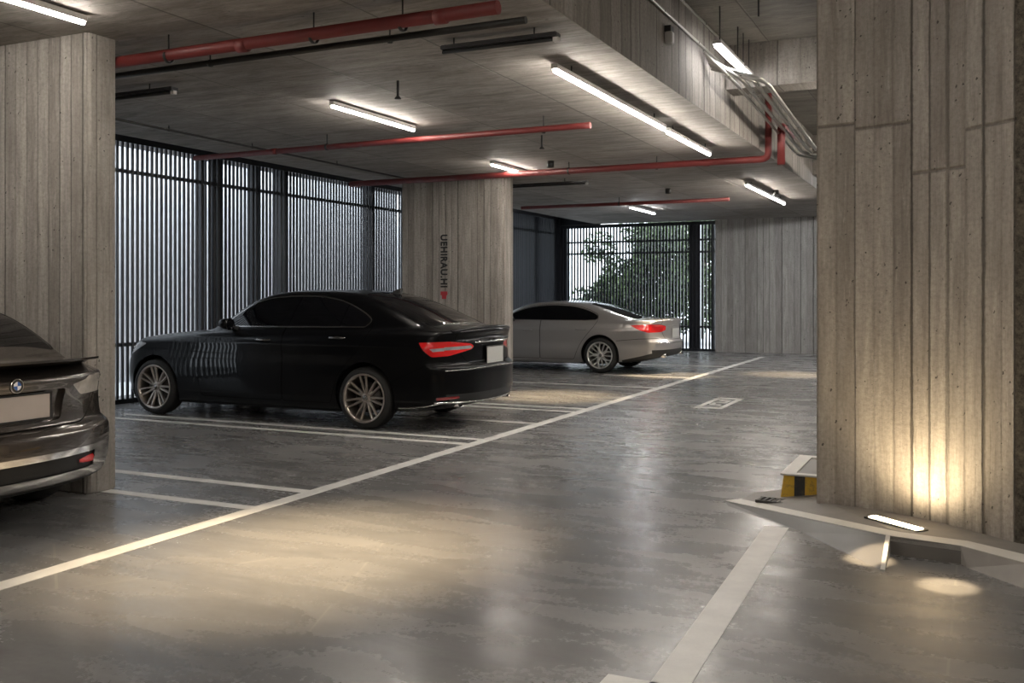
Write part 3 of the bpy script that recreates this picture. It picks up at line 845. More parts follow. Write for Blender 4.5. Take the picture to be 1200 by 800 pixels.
def smooth_poly(pts, r=.04, n=4, flip=1):
    """round the corners of a polygon"""
    if flip < 0: pts = [(-p[0],)+tuple(p[1:]) for p in pts][::-1]
    out = []; N = len(pts)
    for i in range(N):
        p0 = Vector(pts[i-1]); p = Vector(pts[i][:2]); p2 = Vector(pts[(i+1) % N][:2]); p0 = Vector(p0[:2])
        rr = pts[i][2] if len(pts[i]) > 2 else r
        a = p0-p; b = p2-p
        d = min(rr, a.length*.45, b.length*.45)
        if rr <= 0: out.append((p.x, p.y)); continue
        a.normalize(); b.normalize()
        for k in range(n+1):
            t = k/n
            q = p+a*d*(1-t)**2+b*d*t**2
            out.append((q.x, q.y))
    return out
def band(poly, w, closed=True):
    """quads forming a strip of width w along a polyline"""
    qs = []; n = len(poly)
    for i in range(n if closed else n-1):
        a = Vector(poly[i]); b = Vector(poly[(i+1) % n]); d = b-a
        if d.length < 1e-5: continue
        d.normalize(); nn = Vector((-d.y, d.x))*w/2; e = d*w*.35
        qs.append([tuple(a-e+nn), tuple(b+e+nn), tuple(b+e-nn), tuple(a-e-nn)])
    return qs

class Cutter:
    def __init__(s, V, F):
        s.bm = bmesh.new()
        vs = [s.bm.verts.new(v) for v in V]
        for f in F: s.bm.faces.new([vs[i] for i in f])
        bmesh.ops.recalc_face_normals(s.bm, faces=s.bm.faces)
        s.bm.normal_update()
        s.lay = s.bm.faces.layers.int.new('tag')
        s.tags = ['body']
    def cut(s, proj, poly, name, side=0, lim=None):
        """proj: 'side' (s,z) on both flanks, 'rear' (y,z), 'front', 'top' (s,y)"""
        if name not in s.tags: s.tags.append(name)
        ti = s.tags.index(name)
        ax = {'side': (0, 2), 'rear': (1, 2), 'front': (1, 2), 'top': (0, 1)}[proj]
        A0, A1 = ax
        x0 = min(p[0] for p in poly)-.001; x1 = max(p[0] for p in poly)+.001
        y0 = min(p[1] for p in poly)-.001; y1 = max(p[1] for p in poly)+.001
        if lim:
            near = [f for f in s.bm.faces if min(v.co.x for v in f.verts) < lim[2] < max(v.co.x for v in f.verts) and abs(f.calc_center_median().z-(y0+y1)/2) < (y1-y0)]
            bmesh.ops.bisect_plane(s.bm, geom=near+list({e for f in near for e in f.edges})+list({v for f in near for v in f.verts}), dist=1e-6, plane_co=(lim[2], 0, 0), plane_no=(1, 0, 0))
            s.bm.normal_update()
        def ok(f):
            n = f.normal
            if lim:
                if not lim[0] < f.calc_center_median().x < lim[1]: return False
                return abs(n.y) > .12 if proj == 'side' else n.x > .10
            if proj == 'side':
                if not abs(n.y) > .30*math.hypot(n.x, n.z): return False
                if side and n.y*side < 0: return False
                return abs(n.y) >= abs(n.x)*.45
            if proj == 'rear': return n.x > .12 and n.x > abs(n.y)*.75
            if proj == 'front': return n.x < -.12 and -n.x > abs(n.y)*.75
            return n.z > .2 and n.z > abs(n.y)*1.15
        cand = []
        for f in s.bm.faces:
            c = [v.co for v in f.verts]
            if max(p[A0] for p in c) < x0 or min(p[A0] for p in c) > x1 or max(p[A1] for p in c) < y0 or min(p[A1] for p in c) > y1: continue
            if ok(f): cand.append(f)
        n = len(poly)
        for i in range(n):
            a = poly[i]; b = poly[(i+1) % n]
            dx, dy = b[0]-a[0], b[1]-a[1]
            if math.hypot(dx, dy) < 1e-5: continue
            bx0, bx1 = min(a[0], b[0])-1e-4, max(a[0], b[0])+1e-4; by0, by1 = min(a[1], b[1])-1e-4, max(a[1], b[1])+1e-4
            sel = []; keep = []
            for f in cand:
                c = [v.co for v in f.verts]
                if max(p[A0] for p in c) < bx0 or min(p[A0] for p in c) > bx1 or max(p[A1] for p in c) < by0 or min(p[A1] for p in c) > by1: keep.append(f)
                else: sel.append(f)
            if not sel: continue
            nor = [0, 0, 0]; nor[A0] = -dy; nor[A1] = dx
            co = [0, 0, 0]; co[A0] = a[0]; co[A1] = a[1]
            geom = list(sel)+list({e for f in sel for e in f.edges})+list({v for f in sel for v in f.verts})
            r = bmesh.ops.bisect_plane(s.bm, geom=geom, dist=1e-6, plane_co=co, plane_no=nor)
            new = {g for g in r['geom'] if isinstance(g, bmesh.types.BMFace)}
            cand = keep+[f for f in new | {f for f in sel if f.is_valid} if f.is_valid]
        hit = []
        for f in cand:
            if not f.is_valid: continue
            c = f.calc_center_median()
            if inpoly(c[A0], c[A1], poly): f[s.lay] = ti; hit.append(f)
        s.bm.normal_update()
        return hit
    def cutband(s, proj, poly, w, name, closed=True, side=0):
        for q in band(poly, w, closed): s.cut(proj, q, name, side)

def build_wheel(root, x, y, sgn, R, mats, style, rimr):
    """a wheel facing sgn*y"""
    w = bpy.data.objects.new('wheel', None); link(w); w.parent = root; w.location = (x, y, R); w.empty_display_size = .1
    g = sgn
    mb = MB()
    T = .115
    prof = [(-g*T*.95, rimr+.005), (-g*T, rimr+.02), (-g*T*.98, R-.05), (-g*T*.86, R-.014), (-g*T*.6, R-.002), (0, R), (g*T*.6, R-.002), (g*T*.86, R-.014), (g*T*.98, R-.05), (g*T*1.0, rimr+.02), (g*T*.93, rimr+.003), (g*T*.85, rimr-.006)]
    mb.lathe(prof, 'y', 64)
    mb.build('tyre', mats['tyre'], w)
    mb = MB()
    prof = [(g*T*.80, rimr-.004), (g*T*.97, rimr+.006), (g*T*.99, rimr-.004), (g*T*.93, rimr-.017), (g*T*.6, rimr-.024), (-g*T*.4, rimr-.045), (-g*T*.9, rimr-.02)]
    mb.lathe(prof, 'y', 64)
    # spokes
    def spoke(a0, a1, w0, w1, r0, r1, y0, y1, th=.022):
        N = 5; prev = None
        for k in range(N+1):
            t = k/N; a = a0+(a1-a0)*t**1.1; r = r0+(r1-r0)*t; ww = (w0+(w1-w0)*t)/2; yy = g*(y0+(y1-y0)*t**1.6 + .008*math.sin(PI*t))
            c = Vector((r*math.cos(a), 0, r*math.sin(a))); n = Vector((-math.sin(a), 0, math.cos(a)))
            p = [c+n*ww+Vector((0, yy-g*.012, 0)), c+n*ww*.45+Vector((0, yy, 0)), c-n*ww*.45+Vector((0, yy, 0)), c-n*ww+Vector((0, yy-g*.012, 0)), c-n*ww*.8+Vector((0, yy-g*(th+.012), 0)), c+n*ww*.8+Vector((0, yy-g*(th+.012), 0))]
            if prev:
                vs = prev+p
                mb.quadlist(vs, [(i, (i+1) % 6, 6+(i+1) % 6, 6+i) for i in range(6)], 0)
            prev = p
    yf = T*.80
    if style == 'double7':
        for k in range(7):
            a = PI/2+2*PI*k/7+.1
            for q in (-1, 1): spoke(a+q*.20, a+q*.145, .030, .025, .035, rimr-.010, yf-.03, yf+.008)
            spoke(a, a, .05, .012, .03, .10, yf-.03, yf-.034)
    else:
        for k in range(5):
            a = PI/2+2*PI*k/5+.25
            spoke(a, a, .062, .05, .04, rimr*.55, yf-.022, yf-.012)
            for q in (-1, 1): spoke(a+q*.05, a+q*.30, .034, .030, rimr*.50, rimr-.010, yf-.014, yf+.004)
            spoke(a+PI/5, a+PI/5, .02, .03, .05, rimr-.01, yf-.03, yf-.004)
    mb.lathe([(g*(yf-.06), .06), (g*(yf-.026), .057), (g*(yf-.016), .04), (g*(yf-.016), .0)], 'y', 24)
    mb.build('rim', mats['rim'], w)
    mb = MB(); mb.lathe([(g*(yf-.016), .030), (g*(yf-.008), .028), (g*(yf-.007), 0)], 'y', 20); mb.build('hub_cap', mats['cap'], w)
    mb = MB(); mb.lathe([(g*.012, 0), (g*.012, .165), (-g*.012, .165), (-g*.012, 0)], 'y', 40); mb.build('brake_disc', mats['disc'], w)
    return w

def build_car(label, loc, P, mats, spec):
    B = Body(P)
    V, F = B.mesh(P.get('nphi', 216), P.get('ds', .03))
    C = Cutter(V, F)
    for item in spec['cuts']:
        if item[0] == 'band': C.cutband(item[1], item[2], item[3], item[4], *(item[5:]))
        else: C.cut(item[1], item[2], item[3], *(item[4:]))
    bm = C.bm; lay = C.lay
    # underside dark
    ib = len(C.tags); C.tags.append('underbody')
    for f in bm.faces:
        c = f.calc_center_median()
        if f.normal.z < -.75 and c.z < .32: f[lay] = ib
    # wheel arches
    R = P['R']; arch = R+P.get('gap', .045)
    dele = []
    for cx in (0.0, -P['wb']):
        circ = [(cx+arch*math.cos(2*PI*k/40), R+.01+arch*math.sin(2*PI*k/40)) for k in range(40)]
        hit = C.cut('side', circ, 'arch_hole')
        dele += hit
        for f in bm.faces:
            c = f.calc_center_median()
            if abs(c.y) > .58 and c.z < .5 and math.hypot(c.x-cx, c.z-R-.01) < arch-.004 and f not in hit: dele.append(f)
    dele = list(set(dele))
    bmesh.ops.delete(bm, geom=dele, context='FACES')
    # inward lip round the arches
    lip = []
    for e in bm.edges:
        if len(e.link_faces) == 1:
            m = (e.verts[0].co+e.verts[1].co)/2
            if m.z > .17 and min(abs(math.hypot(m.x-cx, m.z-R-.01)-arch) for cx in (0, -P['wb'])) < .012: lip.append(e)
    r = bmesh.ops.extrude_edge_only(bm, edges=lip)
    for v in [g for g in r['geom'] if isinstance(g, bmesh.types.BMVert)]:
        v.co.y -= math.copysign(.05, v.co.y)
    for f in [g for g in r['geom'] if isinstance(g, bmesh.types.BMFace)]: f[lay] = 0
    lipv = {v.index for v in []}
    bm.verts.index_update(); bm.normal_update()
    allv = np.array([v.co[:] for v in bm.verts])
    N = B.grad(allv)
    lipset = set()
    bm.verts.ensure_lookup_table()
    for g in r['geom']:
        if isinstance(g, bmesh.types.BMVert): lipset.add(g.index)
    for i in lipset: N[i] = (0, 0, -.1)
    root = empty('car', loc, label, 'car')
    # group faces
    groups = {}
    for f in bm.faces:
        nm = C.tags[f[lay]]
        pi = spec['parts'].get(nm, {})
        if pi.get('mirror'):
            nm = nm+('|L' if f.calc_center_median().y > 0 else '|R')
        if pi.get('onbody'): key = ('body', nm.split('|')[0])
        else: key = (nm, nm.split('|')[0])
        groups.setdefault(key[0], []).append((f, key[1]))
    objs = {}
    flat = []
    for key, fl in groups.items():
        if key.split('|')[0] in ('body', 'underbody'): flat.append((key, fl)); continue
        par = {}
        def find(a):
            while par.setdefault(a, a) != a: par[a] = par[par[a]]; a = par[a]
            return a
        for f, _ in fl:
            vv = [v.index for v in f.verts]
            for q in vv[1:]: par[find(q)] = find(vv[0])
        comp = {}
        for f, sb in fl: comp.setdefault(find(f.verts[0].index), []).append((f, sb))
        cl = sorted(comp.values(), key=lambda c: sum(f.calc_area() for f, _ in c))
        for c in cl:
            if sum(f.calc_area() for f, _ in c) > 4e-4: flat.append((key, c))
            else: groups['body'] += [(f, 'body') for f, _ in c]
    flat = [(k, groups['body'] if k == 'body' else v) for k, v in flat]
    for key, fl in flat:
        base = key.split('|')[0]
        info = spec['parts'].get(base, {})
        name = info.get('name', base)
        mlist = []; idx = {}; vs = []; fs = []; mi = []
        for f, sub in fl:
            mt = spec['parts'].get(sub, {}).get('mat', mats['paint']) if sub != 'body' else mats['paint']
            if sub == 'underbody': mt = mats['black']
            if mt not in mlist: mlist.append(mt)
            ff = []
            for v in f.verts:
                if v.index not in idx: idx[v.index] = len(vs); vs.append(v.index)
                ff.append(idx[v.index])
            fs.append(ff); mi.append(mlist.index(mt))
        P3 = allv[vs]; NN = N[vs]
        d = info.get('inset', 0)
        extra = []
        if d:
            dirv = np.array(info['dir'], float) if 'dir' in info else None
            off = NN*d if dirv is None else dirv*d
            # side walls
            cnt = {}
            for ff in fs:
                for i in range(len(ff)):
                    e = (ff[i], ff[(i+1) % len(ff)]); k2 = (min(e), max(e)); cnt[k2] = cnt.get(k2, []) + [e]
            bd = [v[0] for k2, v in cnt.items() if len(v) == 1]
            nb = len(P3); bvs = sorted({i for e in bd for i in e}); mp = {b: nb+j for j, b in enumerate(bvs)}
            P3n = P3-off
            P3 = np.vstack([P3n, P3[bvs]]); NN = np.vstack([NN, NN[bvs]])
            for a, b in bd: extra.append([b, a, mp[a], mp[b]])
        me = bpy.data.meshes.new(name)
        me.from_pydata([tuple(p) for p in P3], [], fs+extra)
        for m_ in mlist: me.materials.append(m_)
        me.polygons.foreach_set('material_index', mi+[0]*len(extra))
        me.polygons.foreach_set('use_smooth', [True]*len(fs)+[False]*len(extra))
        ln = []
        for k, ff in enumerate(fs):
            for i in ff:
                ln.append(tuple(NN[i]))
        # wall loops keep their flat normal
        for ff in extra:
            a, b, c = (Vector(P3[i]) for i in ff[:3]); n = (b-a).cross(c-b)
            n = n.normalized() if n.length > 1e-9 else Vector((0, 0, 1))
            ln += [tuple(n)]*len(ff)
        me.normals_split_custom_set(ln)
        o = bpy.data.objects.new(name, me); link(o); o.parent = root
        objs[key] = o
        if info.get('label'): o['label'] = info['label']
    for key, o in objs.items():
        base, _, sd = key.partition('|')
        par = spec['parts'].get(base, {}).get('parent')
        if par:
            pk = par+('|'+sd if sd else '')
            if pk in objs: o.parent = objs[pk]
    bm.free()
    # wheels and wells
    for cx in (0.0, -P['wb']):
        for sg_ in (-1, 1):
            tr = P['track']
            build_wheel(root, cx, sg_*tr, sg_, R, mats, spec['wheel'], P['rim'])
            mb = MB()
            vs = []; fs = []
            n = 18; rr = arch+.012
            for k in range(n+1):
                a = -.35+(PI+.7)*k/n
                for yy in (.50, .86): vs.append((cx+rr*math.cos(a), sg_*yy, R+rr*math.sin(a)))
            fs = [(2*k, 2*k+1, 2*k+3, 2*k+2) for k in range(n)]
            mb.quadlist(vs, fs)
            mb.quadlist([vs[2*k] for k in range(n+1)], [tuple(range(n+1))])
            mb.build('wheel_well', mats['black'], root)
    spec['extras'](root, objs, B)
    return root

def surf(B, s, y=None, z=None, side=-1):
    """outermost point of the body: on the flank (given s,z) or the back (given y,z)"""
    if z is not None and y is None:
        t = np.linspace(1.15, .3, 600); p = np.stack([np.full(600, s), side*t, np.full(600, z)], 1)
    elif s is None:
        t = np.linspace(2.0, .2, 1200); p = np.stack([t, np.full(1200, y), np.full(1200, z)], 1)
    else:
        t = np.linspace(1.7, .5, 800); p = np.stack([np.full(800, s), np.full(800, y), t], 1)
    i = np.argmax(B.f(p) < 0)
    if i == 0: return Vector(p[0])
    a, b = p[i-1], p[i]
    for _ in range(14):
        m = (a+b)/2
        if B.f(m[None, :])[0] < 0: b = m
        else: a = m
    return Vector(b)

def car_paint(name, col, metal, rough, coat=1.0):
    t = NT(name); b = t.b
    b.inputs['Specular IOR Level'].default_value = .12 if metal == 0 else .5
    b.inputs['Base Color'].default_value = rgb(*col); b.inputs['Metallic'].default_value = metal
    b.inputs['Roughness'].default_value = rough; b.inputs['Coat Weight'].default_value = coat; b.inputs['Coat Roughness'].default_value = .025
    return t.m
M['tyre'] = plain('tyre_rubber', (.018, .017, .016), .75)
M['cblack'] = plain('car_black_plastic', (.010, .010, .010), .55)
M['seam'] = plain('panel_gap', (.002, .002, .002), .9, spec=.1)
M['glass'] = plain('tinted_glass', (.003, .003, .004), .03, spec=.35)
M['chrome'] = plain('chrome', (.75, .74, .72), .12, 1.0)
M['darkchrome'] = plain('dark_trim', (.34, .33, .32), .22, 1.0)
M['redlens'] = plain('red_lens', (.50, .010, .010), .12, coat=1)
M['redlens'].node_tree.nodes['Principled BSDF'].inputs['Emission Color'].default_value = (.9, .02, .02, 1)
M['redlens'].node_tree.nodes['Principled BSDF'].inputs['Emission Strength'].default_value = .03
M['reddark'] = plain('dark_red_lens', (.22, .01, .01), .12, coat=1)
M['clearlens'] = plain('clear_lens', (.42, .42, .43), .18, .3, coat=1, var=.2)
M['smokelens'] = plain('smoked_lens', (.62, .57, .52), .15, .4, coat=1, var=.35)
M['disc'] = plain('brake_disc', (.10, .09, .085), .4, .9)
M['platem'] = plain('number_plate', (.42, .42, .40), .45)
M['plateblank'] = plain('blank_plate', (.50, .44, .40), .5, var=.04)

def handle(parent, B, s, z, side, mat, L_=.22, w=.028):
    p = surf(B, s, None, z, side)
    mb = MB(); N = 8; pts = []
    for k in range(N+1):
        t = k/N; a = surf(B, s-L_/2+L_*t, None, z, side)
        pts.append((a.x, a.y+side*(.012+.028*math.sin(PI*min(1, max(0, t)))**.5), z+.004*math.sin(PI*t)))
    mb.tube(pts, [.008]+[w*.42]*(N-1)+[.008], 8)
    return mb.build('door_handle', mat, parent)
def mirror(root, B, s, z, side, mats):
    p = surf(B, s, None, z, side)
    r = bpy.data.objects.new('wing_mirror', None); link(r); r.parent = root; r.location = (s, p.y, z); r.empty_display_size = .1
    mb = MB()
    vs = []; fs = []; nu, nv = 14, 10
    for i in range(nu+1):
        a = PI*i/nu
        for j in range(nv):
            b = 2*PI*j/nv
            x = -math.cos(a)*.085; rr = math.sin(a)**.6
            x2 = x*(1.0 if x < 0 else .55)
            vs.append((x2, side*(.15+.105*rr*math.cos(b)), .065+.068*rr*math.sin(b)+.01*math.cos(b)))
    for i in range(nu):
        for j in range(nv): fs.append((i*nv+j, i*nv+(j+1) % nv, (i+1)*nv+(j+1) % nv, (i+1)*nv+j))
    mb.quadlist(vs, fs, 0, None, True); mb.build('mirror_shell', mats['paint'], r)
    mb = MB(); mb.hexa([(-.05, 0, -.02), (.03, 0, -.02), (.02, side*.09, .02), (-.04, side*.09, .02), (-.05, -side*.04, .03), (.03, -side*.04, .03), (.02, side*.09, .05), (-.04, side*.09, .05)]); mb.build('mirror_arm', mats['black'], r)
    mb = MB(); mb.lathe([(.044, 0), (.044, .06), (.047, .064), (.03, .07)], 'x', 18, (0, side*.15, .065)); mb.build('mirror_glass', M['glass'], r)
def fin(root, B, s, mat):
    z = surf(B, s, 0.0, None).z
    mb = MB()
    mb.quadlist([(s-.12, 0, z-.01), (s-.06, .022, z-.01), (s+.06, .022, z-.01), (s+.075, 0, z-.01), (s+.06, -.022, z-.01), (s-.06, -.022, z-.01), (s+.05, .003, z+.062), (s+.085, 0, z+.064), (s+.05, -.003, z+.062), (s-.01, 0, z+.045)],
                [(0, 1, 9), (1, 2, 6, 9), (2, 3, 7, 6), (3, 4, 8, 7), (4, 5, 9, 8), (5, 0, 9), (6, 7, 8), (6, 8, 9)], 0, None, True)
    mb.build('roof_antenna', mat, root)
def plate(root, s, y, z, w, h, mat, name='number_plate', frame=None, tilt=0):
    o = None
    mb = MB(); mb.hexa([(-.004, y-w/2, z-h/2), (.006, y-w/2, z-h/2), (.006, y+w/2, z-h/2), (-.004, y+w/2, z-h/2), (-.004-tilt, y-w/2, z+h/2), (.006-tilt, y-w/2, z+h/2), (.006-tilt, y+w/2, z+h/2), (-.004-tilt, y+w/2, z+h/2)])
    o = mb.build(name, mat, root); o.location = (s, 0, 0)
    if frame:
        f = .012; mb = MB()
        for y0, y1, z0, z1 in [(y-w/2-f, y+w/2+f, z+h/2, z+h/2+f), (y-w/2-f, y+w/2+f, z-h/2-f, z-h/2), (y-w/2-f, y-w/2, z-h/2, z+h/2), (y+w/2, y+w/2+f, z-h/2, z+h/2)]:
            mb.box(-.004, .010, y0, y1, z0, z1)
        mb.build('plate_frame', frame, o)
    return o
def surface_bar(B, zf, y0, y1, r, n=40, off=0.0):
    """points along the back of the car between y0 and y1 at height zf(y)"""
    return [surf(B, None, y0+(y1-y0)*k/n, zf(y0+(y1-y0)*k/n))+Vector((off, 0, 0)) for k in range(n+1)]

# ------------------------------------------------------------------ the black saloon
PB = dict(cz=.96, front=-3.88, rear=1.14, wb=3.03, R=.335, rim=.262, track=.815, xm=-.9, rc=.30, rn=2.9, fc=.46, tum=.36, tum2=.40, crown=.055, flare=.014,
    deck=[(-3.95, .70), (-3.80, .80), (-3.6, .905), (-3.3, .965), (-2.9, 1.0), (-2.4, 1.045), (-1.9, 1.065), (-1.0, 1.085), (0, 1.11), (.6, 1.115), (.9, 1.10), (1.10, 1.095), (1.2, 1.08)],
    roof=[(-2.9, .80), (-2.45, .98), (-2.2, 1.10), (-2.0, 1.215), (-1.8, 1.325), (-1.6, 1.405), (-1.4, 1.45), (-1.1, 1.472), (-.75, 1.472), (-.45, 1.455), (-.15, 1.40), (.15, 1.305), (.45, 1.185), (.70, 1.08), (1.0, .93)],
    side=[(.1, -.09), (.22, -.055), (.34, -.02), (.5, -.004), (.66, 0), (.80, -.006), (.885, -.004), (.93, -.022), (1.02, -.052), (1.12, -.10)],
    plan=[(-3.9, .86), (-3.4, .90), (-2.8, .925), (-1.5, .932), (-.3, .932), (.3, .925), (.8, .90), (1.15, .87)],
    rearz=[(.1, -.20), (.24, -.10), (.32, -.035), (.42, -.01), (.6, 0), (.68, -.012), (.71, -.055), (.74, -.065), (.9, -.075), (1.0, -.06), (1.05, -.03), (1.09, -.012), (1.2, .0)],
    frontz=[(.1, .14), (.3, .03), (.5, 0), (.62, .01), (.8, .08), (.95, .22)],
    bot=[(-3.9, .20), (-3.5, .17), (-2.5, .155), (-.5, .155), (.4, .20), (.75, .225), (1.1, .285)],
    cab=[(-2.6, .72), (-2.1, .80), (-1.6, .855), (-1.0, .87), (-.3, .865), (.2, .835), (.7, .77), (1.0, .70)], kc=.06)
mb_paint = car_paint('black_paint_car', (.0015, .0015, .002), .0, .3, .28)
matsB = dict(paint=mb_paint, black=M['cblack'], tyre=M['tyre'], rim=plain('bronze_grey_rim', (.44, .39, .35), .28, .85), cap=M['darkchrome'], disc=M['disc'])

# window outline on the flank (s,z)
dlo = [(-1.98, 1.085, .02), (-2.03, 1.125, .02), (-1.88, 1.235, .06), (-1.70, 1.345, .1), (-1.50, 1.402, .1), (-1.15, 1.428, .2), (-.78, 1.422, .1), (-.50, 1.385, .1), (-.28, 1.315, .1), (-.10, 1.235, .06), (.0, 1.165, .04), (-.07, 1.103, .02), (-1.0, 1.094, .01)]
DLO = smooth_poly(dlo, .03, 3)
def sub(poly, x0, x1, sl=0.0, zc=1.25):
    """clip a window outline between two slanted lines"""
    def clip(ps, a, sgn):
        out = []
        for i in range(len(ps)):
            p, q = ps[i], ps[(i+1) % len(ps)]
            dp = sgn*(p[0]-(a+sl*(p[1]-zc))); dq = sgn*(q[0]-(a+sl*(q[1]-zc)))
            if dp >= 0: out.append(p)
            if dp*dq < 0:
                t = dp/(dp-dq); out.append((p[0]+(q[0]-p[0])*t, p[1]+(q[1]-p[1])*t))
        return out
    ps = poly
    if x0 is not None: ps = clip(ps, x0, 1)
    if x1 is not None: ps = clip(ps, x1, -1)
    return ps
def shrink(poly, d):
    c = Vector((sum(p[0] for p in poly)/len(poly), sum(p[1] for p in poly)/len(poly)))
    out = []; n = len(poly)
    area = sum(poly[i][0]*poly[(i+1) % n][1]-poly[(i+1) % n][0]*poly[i][1] for i in range(n))
    sg_ = 1 if area > 0 else -1
    for i in range(n):
        a = Vector(poly[i-1]); p = Vector(poly[i]); b = Vector(poly[(i+1) % n])
        d1 = (p-a); d2 = (b-p)
        if d1.length < 1e-6 or d2.length < 1e-6: continue
        d1.normalize(); d2.normalize()
        nn = Vector((-(d1.y+d2.y), d1.x+d2.x))*sg_
        if nn.length < 1e-6: continue
        nn.normalize(); out.append(tuple(p+nn*d))
    return out
def car_parts(mats, glass):
    return {
        'front_door': dict(mirror=True, mat=mats['paint']), 'rear_door': dict(mirror=True, mat=mats['paint']),
        'window_surround': dict(mirror=True, mat=mats['trim'], onbody=False, name='window_trim'),
        'front_door_window': dict(mirror=True, mat=glass, inset=.004, name='side_window'),
        'rear_door_window': dict(mirror=True, mat=glass, inset=.004, name='side_window'),
        'quarter_window': dict(mirror=True, mat=glass, inset=.004),
        'rear_window': dict(mat=glass, inset=.003), 'windshield': dict(mat=glass, inset=.003),
        'seam': dict(onbody=True, mat=M['seam']), 'pillar_black': dict(mirror=True, mat=M['glass'], name='pillar_cover'),
        'tail_light': dict(mirror=True, mat=M['redlens'], inset=.002), 'tail_light_strip': dict(mirror=True, mat=M['clearlens'], inset=.001, name='light_strip', parent='tail_light'),
        'headlight': dict(mirror=True, mat=M['clearlens'], inset=.002), 'boot_lid': dict(mat=mats['paint']),
        'lower_bumper': dict(mat=M['cblack'], name='lower_bumper'), 'reflector': dict(mirror=True, mat=M['reddark'], inset=.002, name='reflector'),
        'plate_recess': dict(mat=mats['paint'], inset=.03, dir=(1, 0, 0), name='plate_recess'),
        'grille': dict(mat=M['cblack'], inset=.02, dir=(-1, 0, 0)), 'inner_lamp': dict(mirror=True, mat=M['reddark'], name='lamp_inner', inset=.001),
        'sill_trim': dict(mirror=True, mat=mats['trim'], name='sill_trim'), 'bumper_chrome': dict(mat=M['chrome'], name='bumper_trim'),
        'bumper_slot': dict(mat=M['cblack'], inset=.02, dir=(1, 0, 0), name='bumper_slot'),
    }
def extrasB(root, objs, B):
    for sd in (-1, 1):
        k = 'L' if sd > 0 else 'R'
        handle(objs['front_door|'+k], B, -1.37, .935, sd, M['darkchrome']); handle(objs['rear_door|'+k], B, -.36, .975, sd, M['darkchrome'])
        mirror(root, B, -1.86, 1.045, sd, matsB)
    fin(root, B, -.16, M['cblack'])
    p = surf(B, None, .06, .785)
    plate(root, p.x+.010, .07, .785, .40, .175, M['platem'], frame=M['chrome'], tilt=.0)
    # handle bar over the plate and bumper chrome line
    mb = MB(); mb.tube(surface_bar(B, lambda y: .935, -.36, .50, 0, 30, .004), .011, 8); mb.build('boot_trim', M['chrome'], root)
    mb = MB(); mb.tube(surface_bar(B, lambda y: .665-.02*abs(y), -.80, .80, 0, 40, -.004), .007, 6); mb.build('bumper_crease', M['darkchrome'], root)
    mb = MB(); mb.tube([surf(B, None, y, .30+.02*abs(y)**2)+Vector((-.006, 0, 0)) for y in np.linspace(-.86, .86, 40)], .012, 8); mb.build('bumper_lip', M['chrome'], root)
    for sd in (-1, 1):
        mb = MB(); mb.tube([surf(B, q, None, .243+.10*((q-.40)/.6)**2, sd)+Vector((0, -sd*.003, 0)) for q in np.linspace(.40, .92, 24)], .008, 6); mb.build('sill_trim', M['chrome'], root)
        p = surf(B, None, sd*.58, .30)
        mb = MB(); P_ = [(-.16, .0), (.0, .052), (.004, .056), (.012, .050), (.0, .044), (-.08, .04)]
        mb.lathe([(-.16, .033), (.002, .034), (.004, .031), (.0, .028), (-.10, .027)], 'x', 20, (p.x-.015, sd*.58, .285))
        for v in range(len(mb.v)): q = mb.v[v]; mb.v[v] = (q[0], sd*.58+(q[1]-sd*.58)*1.7, q[2])
        mb.build('exhaust_tip', M['chrome'], root)
    # small lip spoiler
    mb = MB(); pts = []
    for k in range(41):
        y = -.70+1.40*k/40; x = B.P['rear']-.055-B.P['rc']*(abs(y)/.93)**2.9
        z = surf(B, x, y, None).z
        pts.append((x, y, z+.004))
    mb.tube(pts, .016, 8); mb.build('boot_spoiler', mats_trimless, root)
mats_trimless = mb_paint
matsB['trim'] = M['darkchrome']
def seamline(pts, side=0): return ('band', 'side', pts, .009, 'seam', False, side)
FD = smooth_poly([(-2.30, .26, .05), (-2.34, .50, .1), (-2.31, .80, .1), (-2.16, 1.0, .05), (-2.03, 1.125, .02), (-1.88, 1.25, .05), (-1.68, 1.37, .1), (-1.48, 1.425, .1), (-1.05, 1.45, .02), (-1.13, 1.06, .05), (-1.09, .7, .1), (-1.12, .26, .04)], .05, 3)
RD = smooth_poly([(-1.11, .26, .03), (-1.08, .7, .1), (-1.12, 1.06, .05), (-1.04, 1.45, .02), (-.75, 1.443, .1), (-.50, 1.405, .1), (-.33, 1.35, .06), (-.10, 1.26, .1), (.02, 1.15, .1), (.02, 1.00, .1), (-.10, .82, .1), (-.33, .60, .1), (-.45, .26, .04)], .05, 3)
TRIM = shrink(DLO, -.014)
